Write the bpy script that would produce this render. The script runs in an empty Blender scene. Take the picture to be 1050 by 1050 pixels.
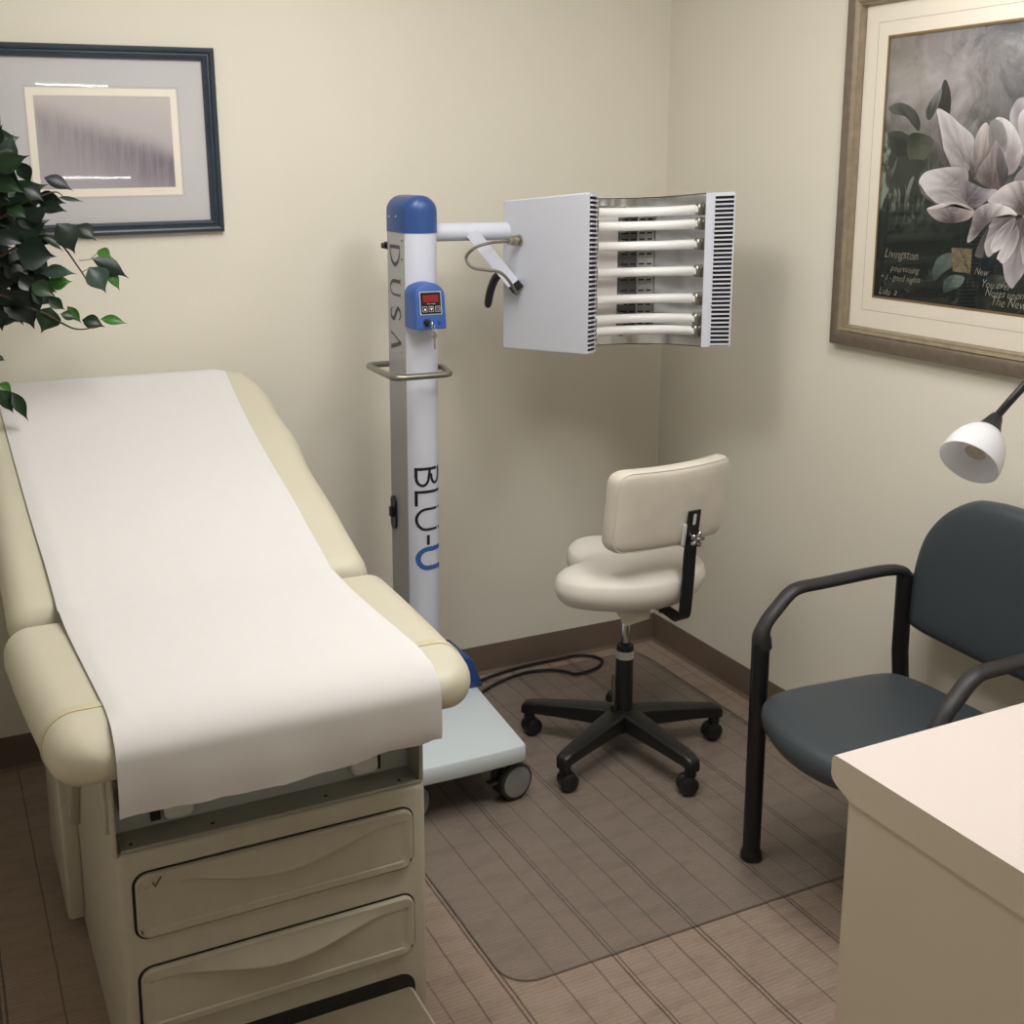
import bpy, bmesh, math, random
from mathutils import Vector, Matrix, noise as mnoise
random.seed(7)
SC = bpy.context.scene
COL = SC.collection
PI = math.pi

# ------------------------------------------------------------------ camera
CAM = Vector((-2.23462, -3.29762, 1.62))
RT = Vector((0.892326, -0.451374, 0.00403))
DN = Vector((-0.085774, -0.178319, -0.980227))
FW = Vector((0.443168, 0.874336, -0.197835))
F, CX, CY = 1214.47, 525.0, 420.25


def at(px, py, ax, val):
    """where the line of sight through a measured photo point meets the plane ax = val"""
    d = RT * ((px - CX) / F) + DN * ((py - CY) / F) + FW
    k = 'xyz'.index(ax)
    return CAM + d * ((val - CAM[k]) / d[k])


cd = bpy.data.cameras.new('camera')
co = bpy.data.objects.new('camera', cd)
COL.objects.link(co)
m = Matrix((RT, -DN, -FW)).transposed().to_4x4()
m.translation = CAM
co.matrix_world = m
cd.sensor_width = 36
cd.sensor_fit = 'HORIZONTAL'
cd.lens = F * 36 / 1050
cd.shift_y = -(525 - CY) / 1050
cd.clip_start = 0.02
SC.camera = co


# ------------------------------------------------------------------ materials
def new_mat(name):
    mt = bpy.data.materials.new(name)
    mt.use_nodes = True
    nt = mt.node_tree
    return mt, nt, nt.nodes['Principled BSDF']


def lin(c):
    return tuple((v / 255 / 12.92) if v / 255 <= .04045 else ((v / 255 + .055) / 1.055) ** 2.4 for v in c[:3])


def mat(name, rgb, rough=.5, metal=0, var=.06, vscale=8, bump=0, bscale=300, coat=0, spec=.5, sub=0, stretch=None, bdist=.002):
    """rgb is an sRGB albedo; gentle noise variation and optional bump"""
    mt, nt, b = new_mat(name)
    c = lin(rgb)
    N, Lk = nt.nodes, nt.links
    tc = N.new('ShaderNodeTexCoord')
    src = tc.outputs['Object']
    if stretch:
        mp = N.new('ShaderNodeMapping')
        mp.inputs['Scale'].default_value = stretch
        Lk.new(src, mp.inputs['Vector'])
        src = mp.outputs['Vector']
    nz = N.new('ShaderNodeTexNoise')
    nz.inputs['Scale'].default_value = vscale
    nz.inputs['Detail'].default_value = 4
    Lk.new(src, nz.inputs['Vector'])
    rp = N.new('ShaderNodeValToRGB')
    rp.color_ramp.elements[0].position = .3
    rp.color_ramp.elements[1].position = .7
    rp.color_ramp.elements[0].color = (*[v * (1 - var) for v in c], 1)
    rp.color_ramp.elements[1].color = (*[min(1, v * (1 + var)) for v in c], 1)
    Lk.new(nz.outputs['Fac'], rp.inputs['Fac'])
    Lk.new(rp.outputs['Color'], b.inputs['Base Color'])
    b.inputs['Roughness'].default_value = rough
    b.inputs['Metallic'].default_value = metal
    b.inputs['Specular IOR Level'].default_value = spec
    b.inputs['Coat Weight'].default_value = coat
    if bump:
        n2 = N.new('ShaderNodeTexNoise')
        n2.inputs['Scale'].default_value = bscale
        n2.inputs['Detail'].default_value = 3
        Lk.new(src, n2.inputs['Vector'])
        bp = N.new('ShaderNodeBump')
        bp.inputs['Strength'].default_value = bump
        bp.inputs['Distance'].default_value = bdist
        Lk.new(n2.outputs['Fac'], bp.inputs['Height'])
        Lk.new(bp.outputs['Normal'], b.inputs['Normal'])
    return mt


def math_node(nt, op, a, b=None, c=None):
    n = nt.nodes.new('ShaderNodeMath')
    n.operation = op
    for i, v in enumerate((a, b, c)):
        if v is None:
            continue
        if isinstance(v, (int, float)):
            n.inputs[i].default_value = v
        else:
            nt.links.new(v, n.inputs[i])
    return n.outputs[0]


def mix_col(nt, fac, a, b):
    n = nt.nodes.new('ShaderNodeMix')
    n.data_type = 'RGBA'
    for sock, v in ((n.inputs[0], fac), (n.inputs[6], a), (n.inputs[7], b)):
        if isinstance(v, tuple):
            sock.default_value = (*v, 1)
        elif isinstance(v, (int, float)):
            sock.default_value = v
        else:
            nt.links.new(v, sock)
    return n.outputs[2]


def noise(nt, vec, scale, detail=4, rough=.5, scl=None, dist=0):
    if scl:
        mp = nt.nodes.new('ShaderNodeMapping')
        mp.inputs['Scale'].default_value = scl
        nt.links.new(vec, mp.inputs['Vector'])
        vec = mp.outputs['Vector']
    n = nt.nodes.new('ShaderNodeTexNoise')
    n.inputs['Scale'].default_value = scale
    n.inputs['Detail'].default_value = detail
    n.inputs['Roughness'].default_value = rough
    n.inputs['Distortion'].default_value = dist
    nt.links.new(vec, n.inputs['Vector'])
    return n.outputs['Fac']


def ramp(nt, fac, stops, interp='LINEAR'):
    n = nt.nodes.new('ShaderNodeValToRGB')
    n.color_ramp.interpolation = interp
    els = n.color_ramp.elements
    while len(els) < len(stops):
        els.new(.5)
    for e, (p, c) in zip(els, stops):
        e.position = p
        e.color = (*c, 1)
    nt.links.new(fac, n.inputs['Fac'])
    return n.outputs['Color']


def sep(nt):
    tc = nt.nodes.new('ShaderNodeTexCoord')
    s = nt.nodes.new('ShaderNodeSeparateXYZ')
    nt.links.new(tc.outputs['Object'], s.inputs[0])
    return tc.outputs['Object'], s.outputs


def carpet_mat():
    mt, nt, b = new_mat('carpet')
    v, s = sep(nt)
    M = lambda *a: math_node(nt, *a)
    wob = M('MULTIPLY', M('SUBTRACT', noise(nt, v, 9, 2), .5), .006)
    x = M('ADD', s[0], wob)
    u = M('FRACT', M('DIVIDE', M('SUBTRACT', -.570 + 4.57, x), .457))   # runs toward -x
    total = None
    for off, w, st in ((.002, .0022, 1), (.024, .0022, 1), (.135, .0018, .85), (.322, .0018, .8), (.545, .0022, 1), (.568, .0022, 1), (.715, .0018, .85), (.86, .0018, .6)):
        dd = M('ABSOLUTE', M('SUBTRACT', u, off))
        k = M('MULTIPLY', M('SMOOTH_MIN', M('MAXIMUM', M('SUBTRACT', 1.6, M('DIVIDE', dd, w * 2.0)), 0), 1, .2), st)
        total = k if total is None else M('MAXIMUM', total, k)
    # rib dashes running along x, grain along y
    rib = noise(nt, v, 1, 3, .7, (330, 150, 1))
    ribs = M('SINE', M('ADD', M('MULTIPLY', s[1], 2 * PI / .0105), M('MULTIPLY', noise(nt, v, 40, 2), 3)))
    band = noise(nt, v, 1, 4, .65, (7, 26, 1))
    big = noise(nt, v, 2.2, 3)
    dash = M('MULTIPLY', M('MAXIMUM', ribs, 0), ramp(nt, rib, [(.42, (0, 0, 0)), (.60, (1, 1, 1))]))
    base = mix_col(nt, rib, lin((138, 121, 109)), lin((178, 159, 144)))
    base = mix_col(nt, M('MULTIPLY', dash, .36), base, lin((98, 83, 73)))
    base = mix_col(nt, ramp(nt, band, [(.46, (0, 0, 0)), (.66, (.40, .40, .40))]), base, lin((118, 102, 91)))
    base = mix_col(nt, M('MULTIPLY', big, .2), base, lin((132, 115, 102)))
    ln = M('MULTIPLY', total, M('ADD', .45, M('MULTIPLY', noise(nt, v, 60, 2), .5)))
    col = mix_col(nt, ln, base, lin((74, 61, 54)))
    nt.links.new(col, b.inputs['Base Color'])
    b.inputs['Roughness'].default_value = .95
    b.inputs['Specular IOR Level'].default_value = .15
    bp = nt.nodes.new('ShaderNodeBump')
    bp.inputs['Strength'].default_value = .5
    bp.inputs['Distance'].default_value = .003
    h = M('SUBTRACT', M('ADD', M('MULTIPLY', ribs, .3), rib), total)
    nt.links.new(h, bp.inputs['Height'])
    nt.links.new(bp.outputs['Normal'], b.inputs['Normal'])
    return mt


def clear_mat(name, tint, haze, hazecol, gloss=.06, rough=.08):
    """thin clear sheet: see-through, slightly hazy, with a soft reflection"""
    mt = bpy.data.materials.new(name)
    mt.use_nodes = True
    nt = mt.node_tree
    N, Lk = nt.nodes, nt.links
    N.remove(N['Principled BSDF'])
    t = N.new('ShaderNodeBsdfTransparent')
    t.inputs[0].default_value = (*tint, 1)
    d = N.new('ShaderNodeBsdfDiffuse')
    d.inputs[0].default_value = (*lin(hazecol), 1)
    g = N.new('ShaderNodeBsdfGlossy')
    g.inputs['Roughness'].default_value = rough
    tc = N.new('ShaderNodeTexCoord')
    nf = noise(nt, tc.outputs['Object'], 3, 4)
    m1 = N.new('ShaderNodeMixShader')
    Lk.new(math_node(nt, 'MULTIPLY', math_node(nt, 'ADD', nf, .5), haze), m1.inputs[0])
    Lk.new(t.outputs[0], m1.inputs[1])
    Lk.new(d.outputs[0], m1.inputs[2])
    fr = N.new('ShaderNodeLayerWeight')
    fr.inputs[0].default_value = .25
    m2 = N.new('ShaderNodeMixShader')
    Lk.new(math_node(nt, 'MULTIPLY_ADD', fr.outputs['Fresnel'], .5, gloss * .4), m2.inputs[0])
    Lk.new(m1.outputs[0], m2.inputs[1])
    Lk.new(g.outputs[0], m2.inputs[2])
    Lk.new(m2.outputs[0], N['Material Output'].inputs[0])
    return mt


M_ = {}
M_['wall'] = mat('wall_paint', (225, 220, 207), .75, var=.012, vscale=3, bump=.12, bscale=90, spec=.25)
M_['ceiling'] = mat('ceiling_paint', (235, 232, 225), .9, var=.02, bump=.2, bscale=60)
M_['base'] = mat('vinyl_baseboard', (106, 90, 78), .5, var=.05, vscale=5)
M_['carpet'] = carpet_mat()
M_['vinyl'] = mat('cream_vinyl', (203, 197, 177), .42, var=.015, vscale=4, bump=.06, bscale=500)
M_['vinyl_seam'] = mat('cream_seam', (200, 191, 162), .5, var=.02)
M_['paper'] = mat('exam_paper', (216, 214, 213), .85, var=.008, vscale=30, bump=.10, bscale=55, spec=.15)
M_['tablebody'] = mat('table_body', (182, 176, 160), .5, var=.03, vscale=30, bump=.05, bscale=700)
M_['drawer'] = mat('drawer_plastic', (178, 171, 154), .5, var=.03, vscale=30)
M_['gap'] = mat('dark_gap', (28, 25, 22), .8)
M_['tray'] = mat('grey_steel_tray', (150, 151, 140), .45, var=.04, metal=.2)
M_['traypanel'] = mat('grey_panel', (172, 176, 176), .5, var=.03)
M_['tab'] = mat('offwhite_plastic', (205, 204, 196), .4, var=.02)
M_['steptop'] = mat('step_tread', (128, 116, 96), .7, var=.05, vscale=40, bump=.2, bscale=300)
M_['white'] = mat('white_powdercoat', (206, 209, 220), .38, var=.012, vscale=6)
M_['cart'] = mat('cart_white', (206, 216, 222), .38, var=.012, vscale=6)
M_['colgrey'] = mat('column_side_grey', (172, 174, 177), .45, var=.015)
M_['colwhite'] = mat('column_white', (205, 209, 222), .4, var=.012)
M_['capblue'] = mat('cap_blue', (44, 76, 136), .35, var=.03)
M_['boxblue'] = mat('box_blue', (50, 88, 160), .38, var=.03)
M_['black'] = mat('black_plastic', (26, 26, 27), .4, var=.1)
M_['blackgloss'] = mat('display_black', (18, 18, 22), .18, var=.1)
M_['led'] = mat('led_window', (128, 22, 26), .3, var=.08)
M_['greyline'] = mat('button_outline', (176, 178, 182), .4)
M_['buttonwhite'] = mat('button_white', (238, 238, 238), .4)
M_['ink'] = mat('black_lettering', (22, 22, 24), .5)
M_['inkgrey'] = mat('grey_lettering', (62, 62, 62), .5)
M_['inkblue'] = mat('blue_lettering', (54, 96, 160), .5)
M_['chrome'] = mat('chrome', (205, 205, 205), .18, metal=1, var=.03)
M_['steel'] = mat('brushed_steel', (150, 147, 138), .32, metal=.9, var=.06)
M_['brass'] = mat('nickel_connector', (176, 168, 152), .3, metal=1, var=.05)
M_['cable'] = mat('grey_cable', (112, 106, 96), .5, var=.1)
M_['reflector'] = mat('polished_aluminium', (198, 200, 202), .2, metal=1, var=.05, vscale=14)
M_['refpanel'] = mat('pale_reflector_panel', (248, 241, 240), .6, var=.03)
M_['tube'] = mat('frosted_tube', (246, 246, 244), .3, var=.01, coat=.3)
M_['wheelgrey'] = mat('wheel_disc_grey', (128, 128, 128), .5, var=.05)
M_['tyre'] = mat('dark_rubber', (42, 42, 44), .6, var=.08)
M_['stoolvinyl'] = mat('stool_vinyl', (226, 221, 213), .48, var=.03, vscale=7, bump=.06, bscale=300)
M_['stoolvinyl_back'] = mat('stool_vinyl_worn', (222, 214, 202), .6, var=.07, vscale=11, bump=.1, bscale=160)
M_['bracket'] = mat('blackened_bracket', (32, 32, 33), .3, var=.1, metal=.3)
M_['label'] = mat('silver_label', (206, 206, 206), .4, var=.05)
M_['tag'] = mat('paper_tag', (226, 222, 208), .8, var=.06, vscale=60)
M_['tealvinyl'] = mat('slate_vinyl', (60, 67, 73), .45, var=.02, vscale=5, bump=.05, bscale=500)
M_['blackmetal'] = mat('black_frame', (20, 20, 22), .35, var=.08)
M_['armrubber'] = mat('armrest_urethane', (44, 43, 45), .5, var=.06)
M_['lam'] = mat('white_laminate', (221, 210, 205), .4, var=.008)
M_['lamside'] = mat('laminate_side', (218, 207, 190), .5, var=.01)
M_['framedark'] = mat('slate_frame', (46, 58, 70), .35, var=.12, vscale=20, stretch=(1, 1, 1))
M_['matgrey'] = mat('grey_mat', (203, 201, 203), .8, var=.01)
M_['matcream'] = mat('cream_mat', (244, 236, 222), .8, var=.01)
M_['framegold'] = mat('bronze_frame', (122, 110, 97), .4, var=.14, vscale=40, metal=.35)
M_['framegold2'] = mat('gilt_frame_inner', (146, 133, 112), .4, var=.14, vscale=40, metal=.3)
M_['goldline'] = mat('gold_fillet', (150, 124, 84), .4, metal=.4)
M_['pencil'] = mat('mat_line', (176, 164, 152), .8)
M_['glass'] = clear_mat('picture_glass', (1, 1, 1), .0, (255, 255, 255), .05, .02)
M_['mat'] = clear_mat('chair_mat_vinyl', (.95, .95, .95), .22, (140, 134, 126), .08, .3)
M_['matedge'] = mat('chair_mat_edge', (100, 90, 82), .4)
M_['shade'] = mat('white_lampshade', (236, 237, 242), .3, var=.01, coat=.2)
nt_ = M_['shade'].node_tree
tl_ = nt_.nodes.new('ShaderNodeBsdfTranslucent')
tl_.inputs[0].default_value = (.9, .9, .92, 1)
ms_ = nt_.nodes.new('ShaderNodeMixShader')
ms_.inputs[0].default_value = .42
nt_.links.new(nt_.nodes['Principled BSDF'].outputs[0], ms_.inputs[1])
nt_.links.new(tl_.outputs[0], ms_.inputs[2])
nt_.links.new(ms_.outputs[0], nt_.nodes['Material Output'].inputs[0])
M_['bulb'] = mat('led_bulb_face', (176, 168, 152), .4, var=.18, vscale=120)
M_['bark'] = mat('twig_bark', (74, 58, 44), .8, var=.2)
M_['pot'] = mat('black_pot', (22, 22, 22), .5)
M_['soil'] = mat('potting_moss', (66, 58, 40), .95, var=.3, vscale=40, bump=.6, bscale=90)
M_['screw'] = mat('screw_dark', (46, 46, 40), .4, metal=.4)


# ------------------------------------------------------------------ mesh helpers
def finish(name, bm, material, parent=None, smooth=40):
    bmesh.ops.remove_doubles(bm, verts=bm.verts, dist=1e-6)
    bmesh.ops.recalc_face_normals(bm, faces=bm.faces)
    root = parent
    while root is not None and root.parent is not None:
        root = root.parent
    if root is not None:
        bmesh.ops.translate(bm, verts=bm.verts, vec=-root.location)
    me = bpy.data.meshes.new(name)
    bm.to_mesh(me)
    bm.free()
    if smooth:
        for p in me.polygons:
            p.use_smooth = True
        me.set_sharp_from_angle(angle=math.radians(smooth))
    mats = material if isinstance(material, list) else [material]
    for q in mats:
        me.materials.append(M_[q] if isinstance(q, str) else q)
    o = bpy.data.objects.new(name, me)
    COL.objects.link(o)
    if parent is not None:
        o.parent = parent
    return o


def thing(name, label, cat, loc=(0, 0, 0)):
    o = bpy.data.objects.new(name, None)
    o.empty_display_size = .05
    COL.objects.link(o)
    o.location = loc
    o['label'] = label
    o['category'] = cat
    return o


def tag(o, label, cat):
    o['label'] = label
    o['category'] = cat
    return o


def struct(name, bm, material, smooth=0):
    o = finish(name, bm, material, None, smooth)
    o['kind'] = 'structure'
    return o


def B():
    return bmesh.new()


def quad(bm, *pts, mi=0):
    f = bm.faces.new([bm.verts.new(p) for p in pts])
    f.material_index = mi
    return f


def box(bm, x0, x1, y0, y1, z0, z1, r=0, seg=2, xf=None, mi=0):
    t = bmesh.new()
    bmesh.ops.create_cube(t, size=1)
    for v in t.verts:
        v.co = Vector(((x0 + x1) / 2 + v.co.x * (x1 - x0), (y0 + y1) / 2 + v.co.y * (y1 - y0), (z0 + z1) / 2 + v.co.z * (z1 - z0)))
    if r:
        bmesh.ops.bevel(t, geom=list(t.edges), offset=r, segments=seg, affect='EDGES', profile=.5)
    if xf:
        for v in t.verts:
            v.co = xf(v.co)
    merge(bm, t, mi)


def merge(bm, t, mi=None):
    if mi is not None:
        for f in t.faces:
            f.material_index = mi
    me = bpy.data.meshes.new('tmp')
    t.to_mesh(me)
    t.free()
    bm.from_mesh(me)
    bpy.data.meshes.remove(me)


def frames(pts, closed=False):
    n = len(pts)
    T = []
    for i in range(n):
        if closed:
            d = pts[(i + 1) % n] - pts[i - 1]
        else:
            d = pts[min(i + 1, n - 1)] - pts[max(i - 1, 0)]
        T.append(d.normalized())
    up = Vector((0, 0, 1)) if abs(T[0].z) < .9 else Vector((1, 0, 0))
    U = [(up - T[0] * up.dot(T[0])).normalized()]
    for i in range(1, n):
        u = U[-1] - T[i] * U[-1].dot(T[i])
        U.append(u.normalized())
    return T, U, [T[i].cross(U[i]) for i in range(n)]


def sweep(bm, pts, r, seg=12, closed=False, ry=None, caps=True, mi=0):
    """round tube along a path; r a number or a list"""
    pts = [Vector(p) for p in pts]
    T, U, W = frames(pts, closed)
    rings = []
    for i, p in enumerate(pts):
        ra = r[i] if isinstance(r, (list, tuple)) else r
        rb = ra if ry is None else (ry[i] if isinstance(ry, (list, tuple)) else ry)
        rings.append([bm.verts.new(p + U[i] * (ra * math.cos(2 * PI * k / seg)) + W[i] * (rb * math.sin(2 * PI * k / seg))) for k in range(seg)])
    n = len(rings)
    for i in range(n if closed else n - 1):
        a, b = rings[i], rings[(i + 1) % n]
        for k in range(seg):
            f = bm.faces.new((a[k], a[(k + 1) % seg], b[(k + 1) % seg], b[k]))
            f.material_index = mi
    if caps and not closed:
        bm.faces.new(list(reversed(rings[0]))).material_index = mi
        bm.faces.new(rings[-1]).material_index = mi


def ribbon(bm, pts, width_dirs, w, th):
    """flat bar: path pts, per-point width direction, thickness along the third axis"""
    pts = [Vector(p) for p in pts]
    T, _, _ = frames(pts)
    rings = []
    for i, p in enumerate(pts):
        wd = Vector(width_dirs[i] if isinstance(width_dirs, list) else width_dirs).normalized()
        nd = T[i].cross(wd).normalized()
        rings.append([bm.verts.new(p + wd * (a * w / 2) + nd * (b * th / 2)) for a, b in ((-1, -1), (1, -1), (1, 1), (-1, 1))])
    for a, b in zip(rings, rings[1:]):
        for k in range(4):
            bm.faces.new((a[k], a[(k + 1) % 4], b[(k + 1) % 4], b[k]))
    bm.faces.new(rings[0])
    bm.faces.new(rings[-1])


def fillet(pts, r, n=6):
    pts = [Vector(p) for p in pts]
    out = [pts[0]]
    for a, b, c in zip(pts, pts[1:], pts[2:]):
        d1, d2 = (a - b), (c - b)
        rr = min(r, d1.length * .48, d2.length * .48)
        p, q = b + d1.normalized() * rr, b + d2.normalized() * rr
        for k in range(n + 1):
            t = k / n
            out.append(p * (1 - t) ** 2 + b * 2 * t * (1 - t) + q * t * t)
    out.append(pts[-1])
    return out


def smooth_path(pts, n=8, closed=False):
    pts = [Vector(p) for p in pts]
    out = []
    N = len(pts)
    rng = range(N if closed else N - 1)
    for i in rng:
        g = (lambda k: pts[k % N]) if closed else (lambda k: pts[max(0, min(N - 1, k))])
        p0, p1, p2, p3 = g(i - 1), g(i), g(i + 1), g(i + 2)
        for k in range(n):
            t = k / n
            out.append(.5 * ((2 * p1) + (p2 - p0) * t + (2 * p0 - 5 * p1 + 4 * p2 - p3) * t * t + (3 * p1 - p0 - 3 * p2 + p3) * t ** 3))
    if not closed:
        out.append(pts[-1])
    return out


def lathe(bm, prof, origin, axis=(0, 0, 1), seg=28, mi=0):
    """prof: list of (radius, distance along the axis)"""
    ax = Vector(axis).normalized()
    u = ax.orthogonal().normalized()
    w = ax.cross(u)
    o = Vector(origin)
    rings = []
    for r, h in prof:
        if r < 1e-5:
            rings.append([bm.verts.new(o + ax * h)])
        else:
            rings.append([bm.verts.new(o + ax * h + (u * math.cos(2 * PI * k / seg) + w * math.sin(2 * PI * k / seg)) * r) for k in range(seg)])
    for a, b in zip(rings, rings[1:]):
        for k in range(seg):
            if len(a) == 1 and len(b) == 1:
                continue
            if len(a) == 1:
                f = bm.faces.new((a[0], b[k], b[(k + 1) % seg]))
            elif len(b) == 1:
                f = bm.faces.new((a[k], a[(k + 1) % seg], b[0]))
            else:
                f = bm.faces.new((a[k], a[(k + 1) % seg], b[(k + 1) % seg], b[k]))
            f.material_index = mi
    return rings


def disc_prof(r, h, b):
    return [(0, 0), (r - b, 0), (r - b * .3, b * .3), (r, b), (r, h - b), (r - b * .3, h - b * .3), (r - b, h), (0, h)]


def rrect(x0, x1, z0, z1, r, n=6):
    out = []
    for cx, cz, a0 in ((x1 - r, z1 - r, 0), (x0 + r, z1 - r, 90), (x0 + r, z0 + r, 180), (x1 - r, z0 + r, 270)):
        for k in range(n + 1):
            a = math.radians(a0 + 90 * k / n)
            out.append((cx + r * math.cos(a), cz + r * math.sin(a)))
    return out


def stack(bm, outline, levels, f3, cap0=True, cap1=True, mi=0, fan=False):
    """outline: 2-D points about a centre; levels: (scale or inset, height); f3 maps (u, v, h) to 3-D"""
    n = len(outline)
    cx = sum(p[0] for p in outline) / n
    cy = sum(p[1] for p in outline) / n
    rings = []
    for lv_ in levels:
        ins, h = lv_[0], lv_[1]
        sc = lv_[2] if len(lv_) > 2 else 1
        ring = []
        for i, (u, v) in enumerate(outline):
            a, b = outline[i - 1], outline[(i + 1) % n]
            t = Vector((b[0] - a[0], b[1] - a[1]))
            if t.length > 1e-9:
                t.normalize()
            nx, ny = -t.y, t.x                       # inward for counter-clockwise outlines
            ring.append(bm.verts.new(f3(cx + (u + nx * ins - cx) * sc, cy + (v + ny * ins - cy) * sc, h)))
        rings.append(ring)
    for a, b in zip(rings, rings[1:]):
        for k in range(n):
            bm.faces.new((a[k], a[(k + 1) % n], b[(k + 1) % n], b[k])).material_index = mi
    for do, ring, h in ((cap0, rings[0], levels[0][1]), (cap1, rings[-1], levels[-1][1])):
        if not do:
            continue
        if fan:
            c = bm.verts.new(sum((v.co for v in ring), Vector()) / n)
            for k in range(n):
                bm.faces.new((ring[k], ring[(k + 1) % n], c)).material_index = mi
        else:
            bm.faces.new(ring).material_index = mi


def slab_levels(h, b, n=4):
    lv = [(b * (1 - math.sin(PI / 2 * k / n)), b * (1 - math.cos(PI / 2 * k / n))) for k in range(n + 1)]
    return lv + [(i, h - z) for i, z in reversed(lv)]


def strip(bm, pts, w, f3, closed=False):
    """mitred stroke of width w (number or list) along 2-D pts, mapped by f3(u, v)"""
    n = len(pts)
    P = [Vector((p[0], p[1])) for p in pts]
    L, R = [], []
    for i in range(n):
        if closed:
            a, c = P[i - 1], P[(i + 1) % n]
        else:
            a, c = P[max(i - 1, 0)], P[min(i + 1, n - 1)]
        d1 = (P[i] - a).normalized() if (P[i] - a).length > 1e-9 else (c - P[i]).normalized()
        d2 = (c - P[i]).normalized() if (c - P[i]).length > 1e-9 else d1
        t = (d1 + d2)
        t = t.normalized() if t.length > 1e-6 else d1
        nn = Vector((-t.y, t.x))
        k = max(.35, nn.dot(Vector((-d1.y, d1.x))))
        ww = (w[i] if isinstance(w, (list, tuple)) else w) / 2 / k
        L.append(bm.verts.new(f3(*(P[i] + nn * ww))))
        R.append(bm.verts.new(f3(*(P[i] - nn * ww))))
    for i in range(n if closed else n - 1):
        j = (i + 1) % n
        bm.faces.new((L[i], L[j], R[j], R[i]))


def arc2(cx, cy, rx, ry, a0, a1, n=12):
    return [(cx + rx * math.cos(math.radians(a0 + (a1 - a0) * k / n)), cy + ry * math.sin(math.radians(a0 + (a1 - a0) * k / n))) for k in range(n + 1)]


# ------------------------------------------------------------------ room shell
RX0, RY0, CEIL = -3.0, -4.3, 2.44
bm = B(); quad(bm, (RX0, RY0, 0), (0, RY0, 0), (0, 0, 0), (RX0, 0, 0)); struct('floor', bm, 'carpet')
bm = B(); quad(bm, (RX0, RY0, CEIL), (RX0, 0, CEIL), (0, 0, CEIL), (0, RY0, CEIL)); struct('ceiling', bm, 'ceiling')
bm = B(); quad(bm, (RX0, 0, 0), (0, 0, 0), (0, 0, CEIL), (RX0, 0, CEIL)); struct('wall_back', bm, 'wall')
bm = B(); quad(bm, (0, 0, 0), (0, RY0, 0), (0, RY0, CEIL), (0, 0, CEIL)); struct('wall_right', bm, 'wall')
bm = B(); quad(bm, (RX0, RY0, 0), (RX0, 0, 0), (RX0, 0, CEIL), (RX0, RY0, CEIL)); struct('wall_left', bm, 'wall')
bm = B(); quad(bm, (0, RY0, 0), (RX0, RY0, 0), (RX0, RY0, CEIL), (0, RY0, CEIL)); struct('wall_front', bm, 'wall')


def baseboard(name, a, b, n):
    """coved vinyl baseboard from a to b, n pointing into the room"""
    bm = B()
    prof = [(0, .096), (.003, .096), (.004, .093), (.004, .016), (.006, .008), (.012, .002), (.016, 0), (0, 0)]
    r1 = [bm.verts.new((a[0] + n[0] * d, a[1] + n[1] * d, z)) for d, z in prof]
    r2 = [bm.verts.new((b[0] + n[0] * d, b[1] + n[1] * d, z)) for d, z in prof]
    for k in range(len(prof)):
        j = (k + 1) % len(prof)
        bm.faces.new((r1[k], r1[j], r2[j], r2[k]))
    bm.faces.new(r1); bm.faces.new(r2)
    struct(name, bm, 'base', 30)


baseboard('baseboard_back', (RX0, 0), (0, 0), (0, -1))
baseboard('baseboard_right', (0, 0), (0, -2.062), (-1, 0))
baseboard('baseboard_left', (RX0, RY0), (RX0, 0), (1, 0))

# ------------------------------------------------------------------ exam table
TX0, TX1, TY0, TY1 = -2.016, -1.459, -1.42, -.46
table = thing('exam_table', 'cream padded exam table with raised backrest and two front drawers', 'exam table', (-1.745, -.95, 0))

# --- base cabinet
bm = B()
box(bm, TX0, TX1, TY0, TY1, .0, .504, .014, 3)
base = finish('base_cabinet', bm, 'tablebody', table)
# step recess (dark arch) and step
bm = B()
ol = rrect(-1.965, -1.487, .0, .118, .03)
stack(bm, ol, [(0, 0), (0, .002)], lambda u, v, h: Vector((u, TY0 - h, max(v, .002))))
finish('step_recess', bm, 'gap', table, 0)
bm = B()
box(bm, -1.955, -1.489, -1.70, TY0 + .02, .004, .086, .012, 3)
st = finish('step', bm, 'drawer', table)
bm = B()
box(bm, -1.945, -1.499, -1.69, TY0 - .004, .086, .090, .0015, 1)
finish('step_tread', bm, 'steptop', st)


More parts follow.
